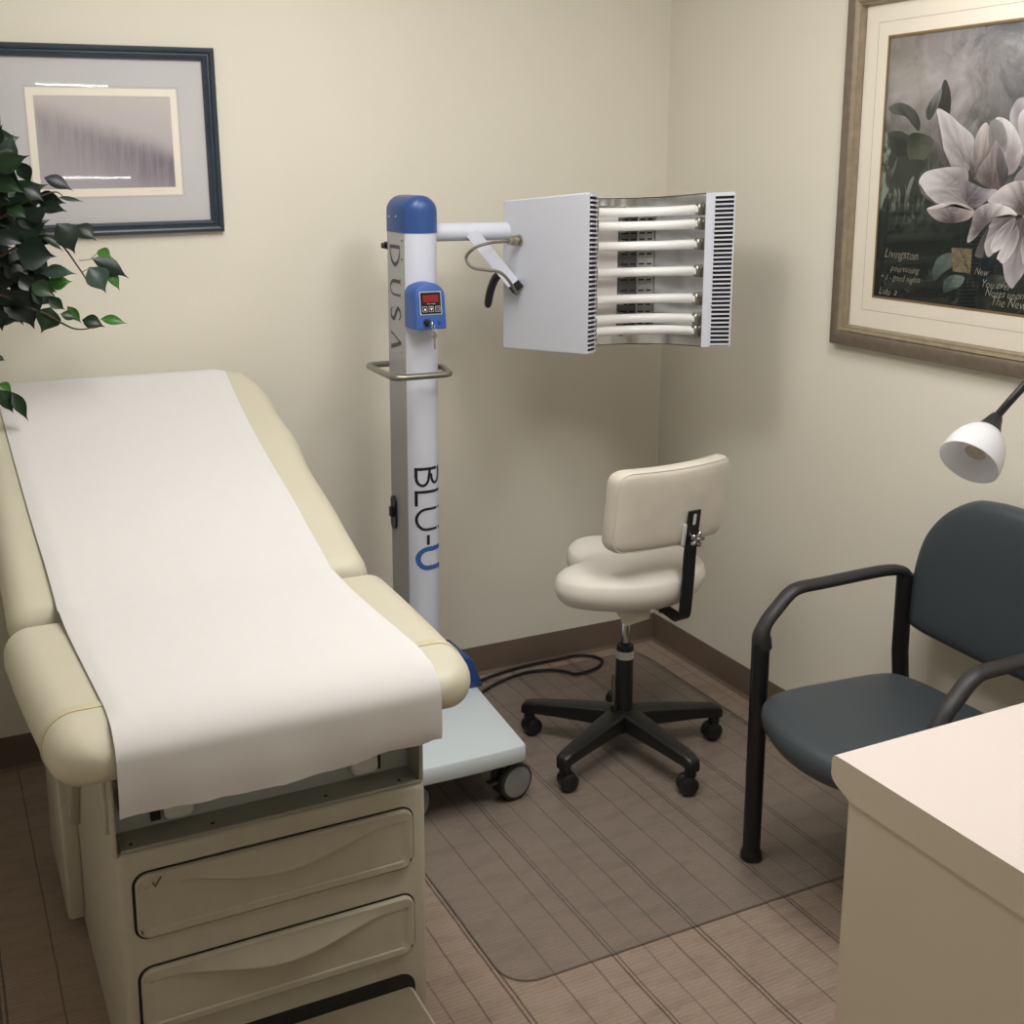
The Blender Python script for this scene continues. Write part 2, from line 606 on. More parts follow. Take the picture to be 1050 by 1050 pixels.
# --- drawers as moulded fronts with a finger lip
def drawer(z0, z1, first):
    x0, x1 = -1.988, -1.489
    bm = B()
    stack(bm, rrect(x0 - .005, x1 + .003, z0 - .004, z1 + .0035, .025), [(0, 0), (0, .0012)], lambda u, v, h: Vector((u, TY0 - h, v)))
    g = finish('drawer_gap', bm, 'gap', table, 0)
    bm = B()
    w, hh = x1 - x0, z1 - z0
    ol = rrect(x0, x1, z0, z1, .022, 8)
    f3 = lambda u, v, h: Vector((u, TY0 - h, v))
    stack(bm, ol, [(0, 0), (0, .006), (.002, .009), (.004, .010)], f3, cap0=False, cap1=False)
    stack(bm, ol, [(.0035, .0074), (.0035, .0075)], f3)
    # moulded face inside the bevel; grid rows follow the finger lip so its edge stays crisp
    xs0, xs1, zs0, zs1 = x0 + .004, x1 - .004, z0 + .004, z1 - .004
    R = .018
    ztop = z1 - .020

    def arcz(x):
        t = (x - x0) / w
        if t < .10 or t > .90:
            return ztop, 0.0
        a_ = math.sin(PI * (t - .10) / .80) ** 1.6
        return ztop - .026 * a_, a_

    def half_span(x):
        if x < xs0 + R:
            return R - math.sqrt(max(0, R * R - (xs0 + R - x) ** 2))
        if x > xs1 - R:
            return R - math.sqrt(max(0, R * R - (x - xs1 + R) ** 2))
        return 0.0
    nx = 110
    cols = []
    for i in range(nx + 1):
        x = xs0 + (xs1 - xs0) * i / nx
        ins_ = half_span(x)
        lo, hi = zs0 + ins_, zs1 - ins_
        az, am = arcz(x)
        panel_on = min(1, max(0, (min(x - x0, x1 - x) - .016) / .003))
        az = min(az, hi - .002)
        seq = []
        top_z = [hi, hi - .003]
        for q in range(1, 9):
            top_z.append(hi - .003 + (az - hi + .003) * q / 8)
        for q, z in enumerate(top_z):
            f_ = max(0, (q - 1) / 8)
            seq.append((z, .010 + .019 * am * f_ ** 1.15))
        seq.append((az - .0008, .010 + .019 * am))
        dep = -.0022 * panel_on
        seq.append((az - .0016, .010 + dep - .002 * am))
        zb_ = zs0 + .014
        for q in range(1, 7):
            f_ = q / 6
            seq.append((az - .0016 + (zb_ - az + .0016) * f_, .010 + dep - .002 * am * (1 - f_) ** 2))
        seq.append((zb_ - .0025, .010))
        seq.append((lo, .010))
        cols.append([bm.verts.new((x, TY0 - h_, max(z_, lo) if z_ < zb_ else z_)) for z_, h_ in seq])
    for a_, b_ in zip(cols, cols[1:]):
        for k in range(len(a_) - 1):
            q = [a_[k], b_[k], b_[k + 1], a_[k + 1]]
            if len({tuple(round(c, 6) for c in v_.co) for v_ in q}) == 4:
                bm.faces.new(q)
    d = finish('drawer', bm, 'drawer', table, 40)
    if first:
        bm = B()
        c = (-1.955, z1 - .014)
        strip(bm, [(c[0] - .006, c[1] + .001), (c[0] - .001, c[1] - .008), (c[0] + .009, c[1] + .008)], .0018, lambda u, v: Vector((u, TY0 - .0118, v)))
        finish('tick_mark', bm, 'ink', d, 0)


drawer(.343, .462, True)
drawer(.163, .284, False)

# --- steel tray opening above the drawers
bm = B()
box(bm, TX0 + .006, TX1 - .006, -1.355, TY1 + .02, .504, .690, .004, 1)
finish('upper_frame', bm, 'traypanel', table)
bm = B()
pts = [(TY0 + .002, .505), (-1.35, .518)]
box(bm, TX0 + .010, TX1 - .006, TY0 + .003, -1.352, .502, .509, .002, 1)
box(bm, TX1 - .012, TX1 - .004, TY0 + .004, -1.352, .505, .628, .001, 1)
tr = finish('tray', bm, 'tray', table)
for px, py in ((134, 866), (218, 844), (334, 816), (409, 800)):
    bm = B()
    q = at(px, py, 'z', .5092)
    lathe(bm, disc_prof(.0035, .0012, .0004), (q.x, max(q.y, TY0 + .012), .5088), seg=12)
    finish('screw', bm, 'screw', tr)
bm = B()
box(bm, TX0 - .001, TX0 + .005, TY0 + .004, -1.19, .496, .655, .002, 1)
finish('side_cheek', bm, 'tablebody', table)
for x in (-1.900, -1.560):
    bm = B()
    ol = rrect(x - .026, x + .026, .520, .610, .012)
    stack(bm, ol, slab_levels(.020, .005, 3), lambda u, v, h: Vector((u, -1.354 - h + (v - .52) * .15, v)))
    finish('stirrup_cover', bm, 'tab', table)
for xa, xb_ in ((-1.946, -1.930), (-1.534, -1.527)):
    bm = B()
    box(bm, xa, xb_, -1.362, -1.354, .520, .60)
    finish('tray_slot', bm, 'gap', table, 0)
bm = B()
box(bm, -2.000, -1.968, -1.392, -1.354, .552, .592, .006, 2)
finish('latch', bm, 'tab', table)
bm = B()
box(bm, -2.002, -1.972, -1.388, -1.354, .604, .640, .006, 2)
finish('latch', bm, 'tab', table)

# --- moulded panels on the left side
bm = B()
ol = [(-.835, .035), (-.835, .205), (-.76, .315), (-.52, .40), (-.49, .36), (-.49, .035)]
stack(bm, ol[::-1], slab_levels(.036, .008, 3), lambda u, v, h: Vector((TX0 + .002 - h, u, v)))
finish('side_panel', bm, 'tablebody', table)
bm = B()
ol = [(-.865, .270), (-.945, .420), (-.935, .66), (-.50, .66), (-.50, .44), (-.74, .36)]
stack(bm, ol[::-1], slab_levels(.022, .006, 3), lambda u, v, h: Vector((TX0 + .002 - h, u, v)))
finish('side_panel', bm, 'tablebody', table)
bm = B()
ol = [(-1.375, .565), (-1.365, .66), (-1.29, .66), (-1.30, .585), (-1.335, .520), (-1.372, .520)]
stack(bm, ol[::-1], slab_levels(.010, .004, 2), lambda u, v, h: Vector((TX0 + .002 - h, u, v)))
finish('side_panel', bm, 'tablebody', table)


# --- cushions
def cushion(rows, nring=40):
    """rows: (y, z, normal(y,z), xl, xr, thickness, edge radius); ring is a rounded rectangle"""
    bm = B()
    rings = []
    for (y, z, ny, nz, xl, xr, th, r) in rows:
        hw, cx = (xr - xl) / 2, (xr + xl) / 2
        r = min(r, th * .499, hw * .499)
        ring = []
        for u, v in rrect(-hw, hw, -th, 0, max(r, 1e-4), 7):
            crown = 0.006 * (1 - (u / hw) ** 2) * (1 if v > -th / 2 else 0) * min(1, th / .08)
            ring.append(bm.verts.new((cx + u, y + ny * (v + crown), z + nz * (v + crown))))
        rings.append(ring)
    n = len(rings[0])
    for a, b in zip(rings, rings[1:]):
        for k in range(n):
            bm.faces.new((a[k], a[(k + 1) % n], b[(k + 1) % n], b[k]))
    bm.faces.new(rings[0]); bm.faces.new(rings[-1])
    return bm


SZ = .782                 # seat cushion top
PXL, PXR = -2.142, -1.385


def seat_w(y):
    f = min(1, max(0, (-1.04 - y) / .40))
    return PXL + .026 * f ** 1.5, PXR + .004 - .014 * f ** 1.5


# seat cushion, rear (y -1.02) to nose (y -1.545)
rows = []
for k in range(7):
    a = PI / 2 * k / 6
    rows.append((-1.02 - .02 * (1 - math.cos(a)), SZ - .02 * (1 - math.sin(a)), 0, 1, PXL + .02 * (1 - math.sin(a)), PXR - .02 * (1 - math.sin(a)), .110 - .04 * (1 - math.sin(a)), .045))
for k in range(1, 9):
    y_ = -1.04 - .40 * k / 8
    rows.append((y_, SZ, 0, 1, *seat_w(y_), .106, .052))
NR = .052
for k in range(1, 13):
    a = PI / 2 * k / 12
    s, c = math.sin(a), math.cos(a)
    ins = .085 * (1 - c) ** 1.3
    wl_, wr_ = seat_w(-1.44)
    rows.append((-1.44 - .105 * s, SZ - NR * (1 - c) * .95, 0, 1, wl_ + ins, wr_ - ins, max(.106 - 2 * NR * (1 - c) * .95, .006), .052))
finish('seat_cushion', cushion(rows), 'vinyl', table)
wl_, wr_ = seat_w(-1.437)
bm = cushion([(-1.425, SZ + .0016, 0, 1, wl_ - .0016, wr_ + .0016, .110, .054), (-1.427, SZ + .0022, 0, 1, wl_ - .0022, wr_ + .0022, .111, .054),
              (-1.442, SZ + .0022, 0, 1, wl_ - .0022, wr_ + .0022, .111, .054), (-1.444, SZ + .0016, 0, 1, wl_ - .0016, wr_ + .0016, .110, .054)])
finish('seam_strip', bm, 'vinyl_seam', table)


def spine(s):
    """backrest surface: s 0 at hinge to 1 at the head end"""
    pts = [(-1.010, .790), (-.86, .838), (-.74, .876), (-.55, .927), (-.365, .983), (-.22, 1.040), (-.085, 1.100)]
    x = s * (len(pts) - 1)
    i = min(int(x), len(pts) - 2)
    t = x - i
    g = lambda k: Vector(pts[max(0, min(len(pts) - 1, k))])
    p0, p1, p2, p3 = g(i - 1), g(i), g(i + 1), g(i + 2)
    return .5 * ((2 * p1) + (p2 - p0) * t + (2 * p0 - 5 * p1 + 4 * p2 - p3) * t * t + (3 * p1 - p0 - 3 * p2 + p3) * t ** 3)


def bwid(s):
    """left and right edge of the backrest"""
    inset = 0
    if s < .06:
        inset = .05 * (1 - math.sqrt(max(0, 1 - (1 - s / .06) ** 2)))
    if s > .80:
        q = (s - .80) / .20
        inset = .135 * (1 - math.sqrt(max(0, 1 - q * q)))
    wob = .012 * math.exp(-((s - .62) / .08) ** 2)
    return -2.128 + inset * 1.0, -1.402 + .008 * s - inset + wob


rows = []
NS = 46
for k in range(NS + 1):
    s = k / NS
    p = spine(s); q = spine(min(1, s + .01)); o_ = spine(max(0, s - .01))
    t = (q - o_).normalized()
    n = Vector((-t.y, t.x))
    e = min(s / .06, (1 - s) / .07, 1)
    e = math.sin(PI / 2 * max(0, e))
    xl, xr = bwid(s)
    th = .012 + .088 * e
    dz = -.045 * (1 - e)
    rows.append((p.x + n.x * dz, p.y + n.y * dz, n.x, n.y, xl, xr, th, .046))
finish('backrest_cushion', cushion(rows), 'vinyl', table)
# backrest support shell
bm = B()
for i in range(11):
    pass
vsr = []
for k in range(11):
    s = .05 + .88 * k / 10
    p = spine(s); q = spine(min(1, s + .01)); o_ = spine(max(0, s - .01)); t = (q - o_).normalized(); n = Vector((-t.y, t.x))
    c1, c2 = p - n * .098, p - n * .118
    xl, xr = bwid(s)
    vsr.append([bm.verts.new((xl + .06, c1.x, c1.y)), bm.verts.new((xr - .06, c1.x, c1.y)), bm.verts.new((xr - .06, c2.x, c2.y)), bm.verts.new((xl + .06, c2.x, c2.y))])
for a, b in zip(vsr, vsr[1:]):
    for k in range(4):
        bm.faces.new((a[k], a[(k + 1) % 4], b[(k + 1) % 4], b[k]))
bm.faces.new(vsr[0]); bm.faces.new(vsr[-1])
finish('backrest_shell', bm, 'tablebody', table)
for x in (-1.95, -1.54):
    bm = B()
    sweep(bm, [(x, -.62, .69), (x, -.38, .86)], .012, 10)
    finish('support_strut', bm, 'steel', table)

# --- paper sheet over the cushions
bm = B()
prof = []   # (y, z, left x, right x)
p1 = spine(1.0)
prof.append((p1.x + .036, p1.y - .095, -2.075, -1.500))
prof.append((p1.x + .034, p1.y - .056, -2.075, -1.500))
for k in range(0, 41):
    s = .998 - .978 * (k / 40) ** 1.25
    p = spine(s)
    q = spine(min(1, s + .01)); o_ = spine(max(0, s - .01)); t = (q - o_).normalized(); n = Vector((-t.y, t.x))
    e_ = math.sin(PI / 2 * max(0, min((1 - s) / .07, 1)))
    w = .0105 + .004 * (1 - s) - .045 * (1 - e_)
    f = 1 - s
    prof.append((p.x + n.x * w, p.y + n.y * w, -2.074 + .034 * f, -1.498 - .002 * f))
front = [(-1.03, .809), (-1.06, .802), (-1.12, .797), (-1.2, .7955), (-1.3, .7950), (-1.40, .7950)]
front += [(-1.44 - .114 * math.sin(PI / 2 * k / 10), .733 + .062 * math.cos(PI / 2 * k / 10)) for k in range(11)]
front += [(-1.5545, .715), (-1.555, .695), (-1.5545, .675), (-1.552, .658), (-1.549, .640)]
for y, z in front:
    f = min(1, (-1.03 - y) / .45)
    prof.append((y, z, -2.040 + .020 * f, -1.500 + .016 * f))
NX = 44
grid = []
for i, (y, z, xl, xr) in enumerate(prof):
    row = []
    for j in range(NX + 1):
        u = j / NX
        x = xl + (xr - xl) * u
        yy, zz = y, z
        if i > len(prof) - 6:
            k = i - (len(prof) - 6)
            yy += .003 * math.sin(u * 9 + 1) * k / 5 + .002 * math.sin(u * 23) * k / 5
        if i == len(prof) - 1:
            zz += .0012 * math.sin(u * 12) + .0008 * math.sin(u * 47) + (.012 * min(1, max(0, (u - .70) / .08))) + .012 * max(0, (u - .93) / .07) ** 2 + random.uniform(-.0007, .0007)
        zz -= .007 * math.exp(-((y + 1.005 + .02 * u) / .022) ** 2)
        zz += .0022 * math.sin(u * 5 + i * .21) * math.exp(-((i - 42) / 6) ** 2) + .003 * math.exp(-((i - 38 - 5 * u) / 1.6) ** 2) * min(1, max(0, (u - .15) / .2)) * .6
        zz -= .006 * max(0, (abs(u - .5) - .46) / .04) * (1 if 2 < i < len(prof) - 12 else 0)
        row.append(bm.verts.new((x, yy, zz)))
    grid.append(row)
for a, b in zip(grid, grid[1:]):
    for j in range(NX):
        bm.faces.new((a[j], a[j + 1], b[j + 1], b[j]))
paper = finish('exam_paper', bm, 'paper', None, 60)
tag(paper, 'long white paper sheet laid over the cream exam table and hanging over its front', 'paper')

# ------------------------------------------------------------------ phototherapy lamp
CXM, HW, YB, YF, BULGE = -1.031, .0455, -.262, -.388, .024
dev = thing('phototherapy_lamp', 'white and blue phototherapy stand with open head of glass tubes on wheeled base', 'medical lamp', (CXM, -.5, 0))


def front_y(x):
    u = max(-1, min(1, (x - CXM) / HW))
    return YF - BULGE * (1 - abs(u) ** 2.6)


def dsection(n=48):
    pts = [(CXM + HW, YB), (CXM - HW, YB)]
    for k in range(n + 1):
        x = CXM - HW + 2 * HW * k / n
        pts.append((x, front_y(x)))
    return pts[::-1][::-1]


def column(bm, z0, z1, grow=0, dome=0):
    sec = dsection()
    n = len(sec)
    zs = [z0]
    scl = [1.0]
    if dome:
        zs.append(z1 - dome); scl.append(1)
        for k in range(1, 9):
            a = PI / 2 * k / 8
            zs.append(z1 - dome + dome * math.sin(a)); scl.append((k, a))
    else:
        zs.append(z1); scl.append(1)
    rings = []
    for z, s in zip(zs, scl):
        ring = []
        for x, y in sec:
            ux = (x - CXM)
            uy = (y - (YB + YF) / 2)
            kx = ky = 1 + grow / HW
            if not isinstance(s, (int, float)):
                c = math.cos(s[1])
                kx *= (HW - dome * (1 - c) * .92) / HW
                ky *= (.078 - .022 * (1 - c)) / .078
            ring.append(bm.verts.new((CXM + ux * kx, (YB + YF) / 2 + uy * ky, z)))
        rings.append(ring)
    for a, b in zip(rings, rings[1:]):
        for k in range(n):
            f = bm.faces.new((a[k], a[(k + 1) % n], b[(k + 1) % n], b[k]))
            d = (a[(k + 1) % n].co - a[k].co)
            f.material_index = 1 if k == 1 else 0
    bm.faces.new(rings[0]); bm.faces.new(rings[-1])


bm = B(); column(bm, .16, 1.459)
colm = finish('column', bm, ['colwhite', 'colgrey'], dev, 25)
bm = B(); column(bm, 1.459, 1.556, .0008, .042)
cap = finish('column_cap', bm, 'capblue', dev, 45)
for px in (399, 406):
    bm = B()
    q = at(px, 222, 'x', CXM - HW - .001)
    lathe(bm, disc_prof(.003, .002, .0006), (CXM - HW - .0005, q.y, q.z), (-1, 0, 0), 10)
    finish('cap_screw', bm, 'chrome', cap)


# lettering on the column
def zcol(py, y=-.405):
    return at(430, py, 'y', y).z


def on_front(u, v):      # u = across (letter height), v = z
    return Vector((u, front_y(u) - .0010, v))


def dense(pts, n=5):
    out = []
    for a, b in zip(pts, pts[1:]):
        for k in range(n):
            out.append((a[0] + (b[0] - a[0]) * k / n, a[1] + (b[1] - a[1]) * k / n))
    out.append(pts[-1])
    return out


X0, X1 = CXM - .0325, CXM + HW * .93     # baseline, cap line
LH = X1 - X0
SW = .0075
bm = B()
zB0, zB1 = zcol(481), zcol(498)
strip(bm, dense([(X0, zB0), (X1, zB0)]), SW * 1.1, on_front)
mid = X0 + LH * .56
r1 = (zB0 - zB1)
strip(bm, dense([(X0 + SW / 2, zB0), (X0 + SW / 2, zB0 - r1 * .55)] + arc2((X0 + mid) / 2, zB0 - r1 * .5, (mid - X0) / 2 - SW / 2, r1 * .5, 180, 360, 12) + [(mid, zB0)], 2), SW, on_front)
strip(bm, dense([(mid, zB0 - r1 * .3)] + arc2((X1 + mid) / 2, zB0 - r1 * .38, (X1 - mid) / 2 - SW / 2, r1 * .5, 180, 360, 12) + [(X1 - SW / 2, zB0)], 2), SW, on_front)
zL0, zL1 = zcol(504.5), zcol(519)
strip(bm, dense([(X1, zL0), (X0 + SW / 2, zL0)], 10), SW * 1.05, on_front)
strip(bm, dense([(X0 + SW / 2, zL0 + SW / 2), (X0 + SW / 2, zL1)]), SW, on_front)


def ushape(zt, zb, w):
    c, r = (zt + zb) / 2, (zt - zb) / 2 - w / 2
    rx = LH * .36
    pts = [(X1, zt - w / 2)] + [(X0 + w / 2 + rx - rx * math.sin(math.radians(a)), c + r * math.cos(math.radians(a))) for a in range(0, 181, 12)] + [(X1, zb + w / 2)]
    return dense(pts, 3)


strip(bm, ushape(zcol(521), zcol(544.5), SW * .95), SW * .95, on_front)
strip(bm, dense([(X0 + LH * .47, zcol(549)), (X0 + LH * .47, zcol(559))]), SW * 1.15, on_front)
finish('lettering', bm, 'ink', colm, 0)
bm = B()
strip(bm, ushape(zcol(561), zcol(585), SW * 1.75), SW * 1.75, on_front)
strip(bm, dense([(X1 - .003, zcol(585)), (X1 - .003, zcol(587))]), .004, on_front)
finish('lettering', bm, 'inkblue', colm, 0)

XS = CXM - HW - .0006


def side_pt(px, py):
    q = at(px, py, 'x', XS)
    return (q.y, q.z)


def sidef(u, v):
    return Vector((XS, u, v))


bm = B()
ya, yb = side_pt(400.5, 300)[0], side_pt(410.5, 300)[0]      # letter foot, letter head (toward the front)


def zs(py):
    return side_pt(405, py)[1]


# D
z0, z1 = zs(253), zs(271)
strip(bm, [(ya, z0), (yb, z0)], .0095, sidef)
strip(bm, [(ya + (yb - ya) * .5 - (yb - ya) * .5 * math.cos(math.radians(a)), z0 - (z0 - z1) * math.sin(math.radians(a))) for a in range(0, 181, 12)], [.003 + .0085 * math.sin(math.radians(a)) for a in range(0, 181, 12)], sidef)
# U
z0, z1 = zs(288), zs(302)
R_ = (yb - ya)
pts = [(yb, z0)] + [(ya + R_ * .38 - R_ * .38 * math.sin(math.radians(a)), (z0 + z1) / 2 + (z0 - z1) / 2 * math.cos(math.radians(a))) for a in range(0, 181, 15)] + [(yb, z1)]
strip(bm, pts, [.0095] * 3 + [.0075] * 4 + [.0055] * (len(pts) - 7), sidef)
strip(bm, [(yb, z0 + .010), (yb, z0 - .010)], .002, sidef)
strip(bm, [(yb, z1 + .008), (yb, z1 - .008)], .002, sidef)
# S
z0, z1 = zs(315), zs(327.5)
sx = lambda f: ya + R_ * f
sz = lambda f: z0 + (z1 - z0) * f
pts = smooth_path([(sx(.80), sz(.98), 0), (sx(.97), sz(.66), 0), (sx(.93), sz(.22), 0), (sx(.72), sz(.05), 0), (sx(.52), sz(.42), 0), (sx(.32), sz(.92), 0), (sx(.08), sz(.80), 0), (sx(.03), sz(.35), 0), (sx(.18), sz(.02), 0)], 5)
strip(bm, [(p.x, p.y) for p in pts], [.004 + .008 * math.sin(PI * k / (len(pts) - 1)) for k in range(len(pts))], sidef)
# A without a bar
z0, z1 = zs(341), zs(356)
strip(bm, [(ya, z0), (yb, z0 * .42 + z1 * .58)], .0045, sidef)
strip(bm, [(yb, z0 * .42 + z1 * .58), (ya, z1)], .0105, sidef)
strip(bm, [(ya, z0 + .007), (ya, z0 - .006)], .002, sidef)
strip(bm, [(ya, z1 + .009), (ya, z1 - .007)], .002, sidef)
strip(bm, [(yb + .002, zs(359)), (yb - .003, zs(359))], .005, sidef)
finish('lettering', bm, 'inkgrey', colm, 0)

# small side fittings
bm = B()
q = at(405, 525, 'x', XS)
ol = rrect(q.y - .016, q.y + .016, q.z - .046, q.z + .046, .0155)
stack(bm, ol[::-1], slab_levels(.006, .002, 2), lambda u, v, h: Vector((XS - h, u, v)))
box(bm, XS - .016, XS - .004, q.y - .008, q.y + .009, q.z - .012, q.z + .018, .004, 2)
finish('power_switch', bm, 'black', dev)
bm = B()
lathe(bm, disc_prof(.008, .012, .002), (CXM - HW, YB + .012, at(395, 252, 'y', YB).z), (-1, 0, 0), 14)
box(bm, CXM - HW - .001, CXM - HW + .03, YB - .002, YB + .020, at(395, 252, 'y', YB).z - .01, at(395, 252, 'y', YB).z + .01)
finish('locking_knob', bm, 'black', dev)
for py in (247, 266):
    bm = B()
    q = at(412, py, 'x', XS)
    lathe(bm, disc_prof(.0028, .0016, .0005), (XS + .0006, q.y, q.z), (-1, 0, 0), 10)
    finish('side_screw', bm, 'inkgrey', colm)

# grey steel handle loop
hz = 1.094
path = fillet([(CXM - .02, YB - .004, hz), (CXM - .02, YB + .016, hz), (-1.137, YB + .016, hz), (-1.144, -.478, hz), (-.985, -.478, hz), (-.960, -.36, hz), (CXM + HW - .006, -.335, hz)], .028, 7)
bm = B(); sweep(bm, path, .0085, 12)
finish('handle_loop', bm, 'steel', dev)

# control box
bx0, bx1 = CXM - HW + .006, CXM + HW - .006
zb0, zt0 = 1.215, 1.335
bcx, bhw = CXM - .008, .0425
ol = []
for k in range(13):
    a = PI * k / 12
    ol.append((bcx + bhw * math.cos(a), zt0 - .034 + .034 * math.sin(a)))
ol = [(bcx + bhw, zb0)] + ol + [(bcx - bhw, zb0)]


def boxf(u, v, h):
    lean = (v - zb0) / (zt0 - zb0)
    return Vector((u + .0 * h, -.395 - h * (1.0 - .20 * lean), v))


bm = B()
stack(bm, ol, [(0, 0), (0, .078), (.0015, .081), (.004, .082)], boxf)
cbox = finish('control_box', bm, 'boxblue', dev, 30)


def face_pt(u, v, off=0):
    return boxf(bcx + u, zb0 + v, .0825 + off)


def facequads(bm, u0, u1, v0, v1, off):
    quad(bm, face_pt(u0, v0, off), face_pt(u1, v0, off), face_pt(u1, v1, off), face_pt(u0, v1, off))


def panel(bm, u0, u1, v0, v1, off, th, r=.002):
    stack(bm, rrect(u0, u1, v0, v1, r, 3), [(0, 0), (0, th)], lambda u, v, h: face_pt(u, v, off + h))


bm = B(); panel(bm, -.030, .031, .038, .098, 0, .001)
bz = finish('display_bezel', bm, 'greyline', cbox, 0)
bm = B(); panel(bm, -.0275, .0285, .0405, .0955, .001, .0008)
ds = finish('display_panel', bm, 'blackgloss', cbox, 0)
bm = B(); panel(bm, -.021, .022, .070, .089, .0018, .0006, .001)
finish('led_readout', bm, 'led', cbox, 0)
bm = B()
facequads(bm, -.010, -.002, .0655, .0668, .0026); facequads(bm, .001, .013, .0655, .0668, .0026)
finish('display_caption', bm, 'greyline', cbox, 0)
for i, u in enumerate((-.017, .001, .019)):
    bm = B()
    panel(bm, u - .0068, u + .0068, .0455, .0600, .0018, .0010, .0015)
    bo = finish('button', bm, 'greyline', cbox, 0)
    bo.data.materials[0] = M_['greyline']
    bm = B()
    panel(bm, u - .0056, u + .0056, .0468, .0587, .0028, .0003, .001)
    finish('button_face', bm, 'blackgloss', cbox, 0)
    bm = B()
    c = .0527
    if i == 0:
        bm.faces.new([bm.verts.new(face_pt(*p, .0035)) for p in ((u - .0038, c - .003), (u + .0038, c - .003), (u, c + .0038))])
        finish('button_symbol', bm, 'buttonwhite', cbox, 0)
    elif i == 1:
        bm.faces.new([bm.verts.new(face_pt(*p, .0035)) for p in ((u - .0038, c + .003), (u + .0038, c + .003), (u, c - .0038))])
        finish('button_symbol', bm, 'buttonwhite', cbox, 0)
    else:
        strip(bm, [(u - .003, c - .003), (u + .003, c - .003), (u + .003, c + .003), (u - .003, c + .003)], .001, lambda a, b: face_pt(a, b, .0035), True)
        finish('button_symbol', bm, 'greyline', cbox, 0)
lockp = face_pt(-.013, .019)
bm = B(); lathe(bm, disc_prof(.0095, .010, .002), lockp + Vector((0, .002, 0)), (0, -1, 0), 18)
finish('key_lock', bm, 'black', cbox)
bm = B(); lathe(bm, disc_prof(.0055, .004, .001), face_pt(.022, .017) + Vector((0, .002, 0)), (0, -1, 0), 14)
finish('blank_plug', bm, 'capblue', cbox)
# keys hanging in the lock
kp = lockp + Vector((0, -.008, 0))
keys = thing('key', 'small silver keys hanging from the lock of the blue control box', 'keys', kp)
bm = B()
box(bm, kp.x - .0015, kp.x + .0015, kp.y - .016, kp.y + .001, kp.z - .004, kp.z + .004, .0006, 1)
lathe(bm, disc_prof(.0085, .0024, .0006), (kp.x - .0012, kp.y - .022, kp.z - .001), (1, 0, 0), 16)
finish('inserted_key', bm, 'chrome', keys)
bm = B()
ring = [(kp.x + .006 + .0 * math.cos(a), kp.y - .022 + .008 * math.sin(a), kp.z - .014 + .010 * math.cos(a)) for a in [2 * PI * k / 20 for k in range(20)]]
sweep(bm, ring, .0011, 6, True)
finish('key_ring', bm, 'chrome', keys)
bm = B()
lathe(bm, disc_prof(.0085, .002, .0006), (kp.x + .008, kp.y - .0225, kp.z - .031), (.35, -1, 0), 16)
box(bm, kp.x + .0055, kp.x + .0105, kp.y - .0245, kp.y - .0225, kp.z - .066, kp.z - .036, .0006, 1)
finish('hanging_key', bm, 'brass', keys)

# arm
zt = 1.4565
bm = B(); sweep(bm, [(CXM, -.33, zt), (-.60, -.33, zt)], .0245, 24)
finish('arm_tube', bm, 'colwhite', dev)

# head : local frame u across, v back, z
HO = Vector((-.4975, -.715, 1.362))
ua, va = Vector((.9974, -.0718, 0)), Vector((.0718, .9974, 0))
TILT = .078


def hd(u, v, z):
    return HO + ua * u + va * v + Vector((0, 0, z - TILT * v))


HH = .2065
outer = [(.224, 0), (.268, .375), (.252, .405), (-.266, .405), (-.284, .375), (-.206, 0)]


def cav(k, n=24, off=0.0):
    a = PI * k / n
    return ((.162 - off) * math.cos(a), .046 + (.245 - off) * math.sin(a) ** .8)


inner = [cav(k) for k in range(25)]          # right tip to left tip
bm = B()
LV = [(.004, -HH), (0, -HH + .004), (0, HH - .004), (.004, HH)]
# housing: closed polygon outer + inner, extruded, cavity open at the front
poly = [(.224, 0)] + outer[1:] + inner[::-1]
rings = []
for ins, z in LV:
    ring = []
    for i, (u, v) in enumerate(poly):
        if i < 6 and ins:
            c = Vector((u, v - .2)); c *= (1 - ins / c.length); ring.append(bm.verts.new(hd(c.x, c.y + .2, z)))
        else:
            ring.append(bm.verts.new(hd(u, v, z)))
    rings.append(ring)
NP = len(poly)
for a, b in zip(rings, rings[1:]):
    for k in range(NP):
        k2 = (k + 1) % NP
        if k >= 6 and k2 >= 6 and k2 > k:
            continue                                # inner cavity wall is the reflector
        bm.faces.new((a[k], a[k2], b[k2], b[k]))
# top and bottom plates: strips from outer boundary to inner arc (c-shaped)
for ring, z in ((rings[0], -HH), (rings[-1], HH)):
    ou = ring[:6]
    inn = [ring[6 + k] for k in range(25)][::-1]     # back to right->left order
    for k in range(24):
        i0 = int(round(k / 24 * 5)); i1 = int(round((k + 1) / 24 * 5))
        if i0 == i1:
            bm.faces.new((inn[k], inn[k + 1], ou[i0]))
        else:
            bm.faces.new((inn[k], inn[k + 1], ou[i1], ou[i0]))
head = finish('lamp_head', bm, 'white', dev, 30)
# cavity floor and roof lips with reflector wall
bm = B()
rr = []
for z in (-HH + .014, HH - .014):
    rr.append([bm.verts.new(hd(u, v, z)) for u, v in inner])
for k in range(24):
    bm.faces.new((rr[0][k], rr[0][k + 1], rr[1][k + 1], rr[1][k]))
for z, row in ((-HH + .014, rr[0]), (HH - .014, rr[1])):
    f2 = [bm.verts.new(hd(u * 1.0, v, z * 1.0 + (-.012 if z < 0 else .012))) for u, v in inner]
    for k in range(24):
        bm.faces.new((row[k], row[k + 1], f2[k + 1], f2[k]))
finish('reflector', bm, 'reflector', head, 60)
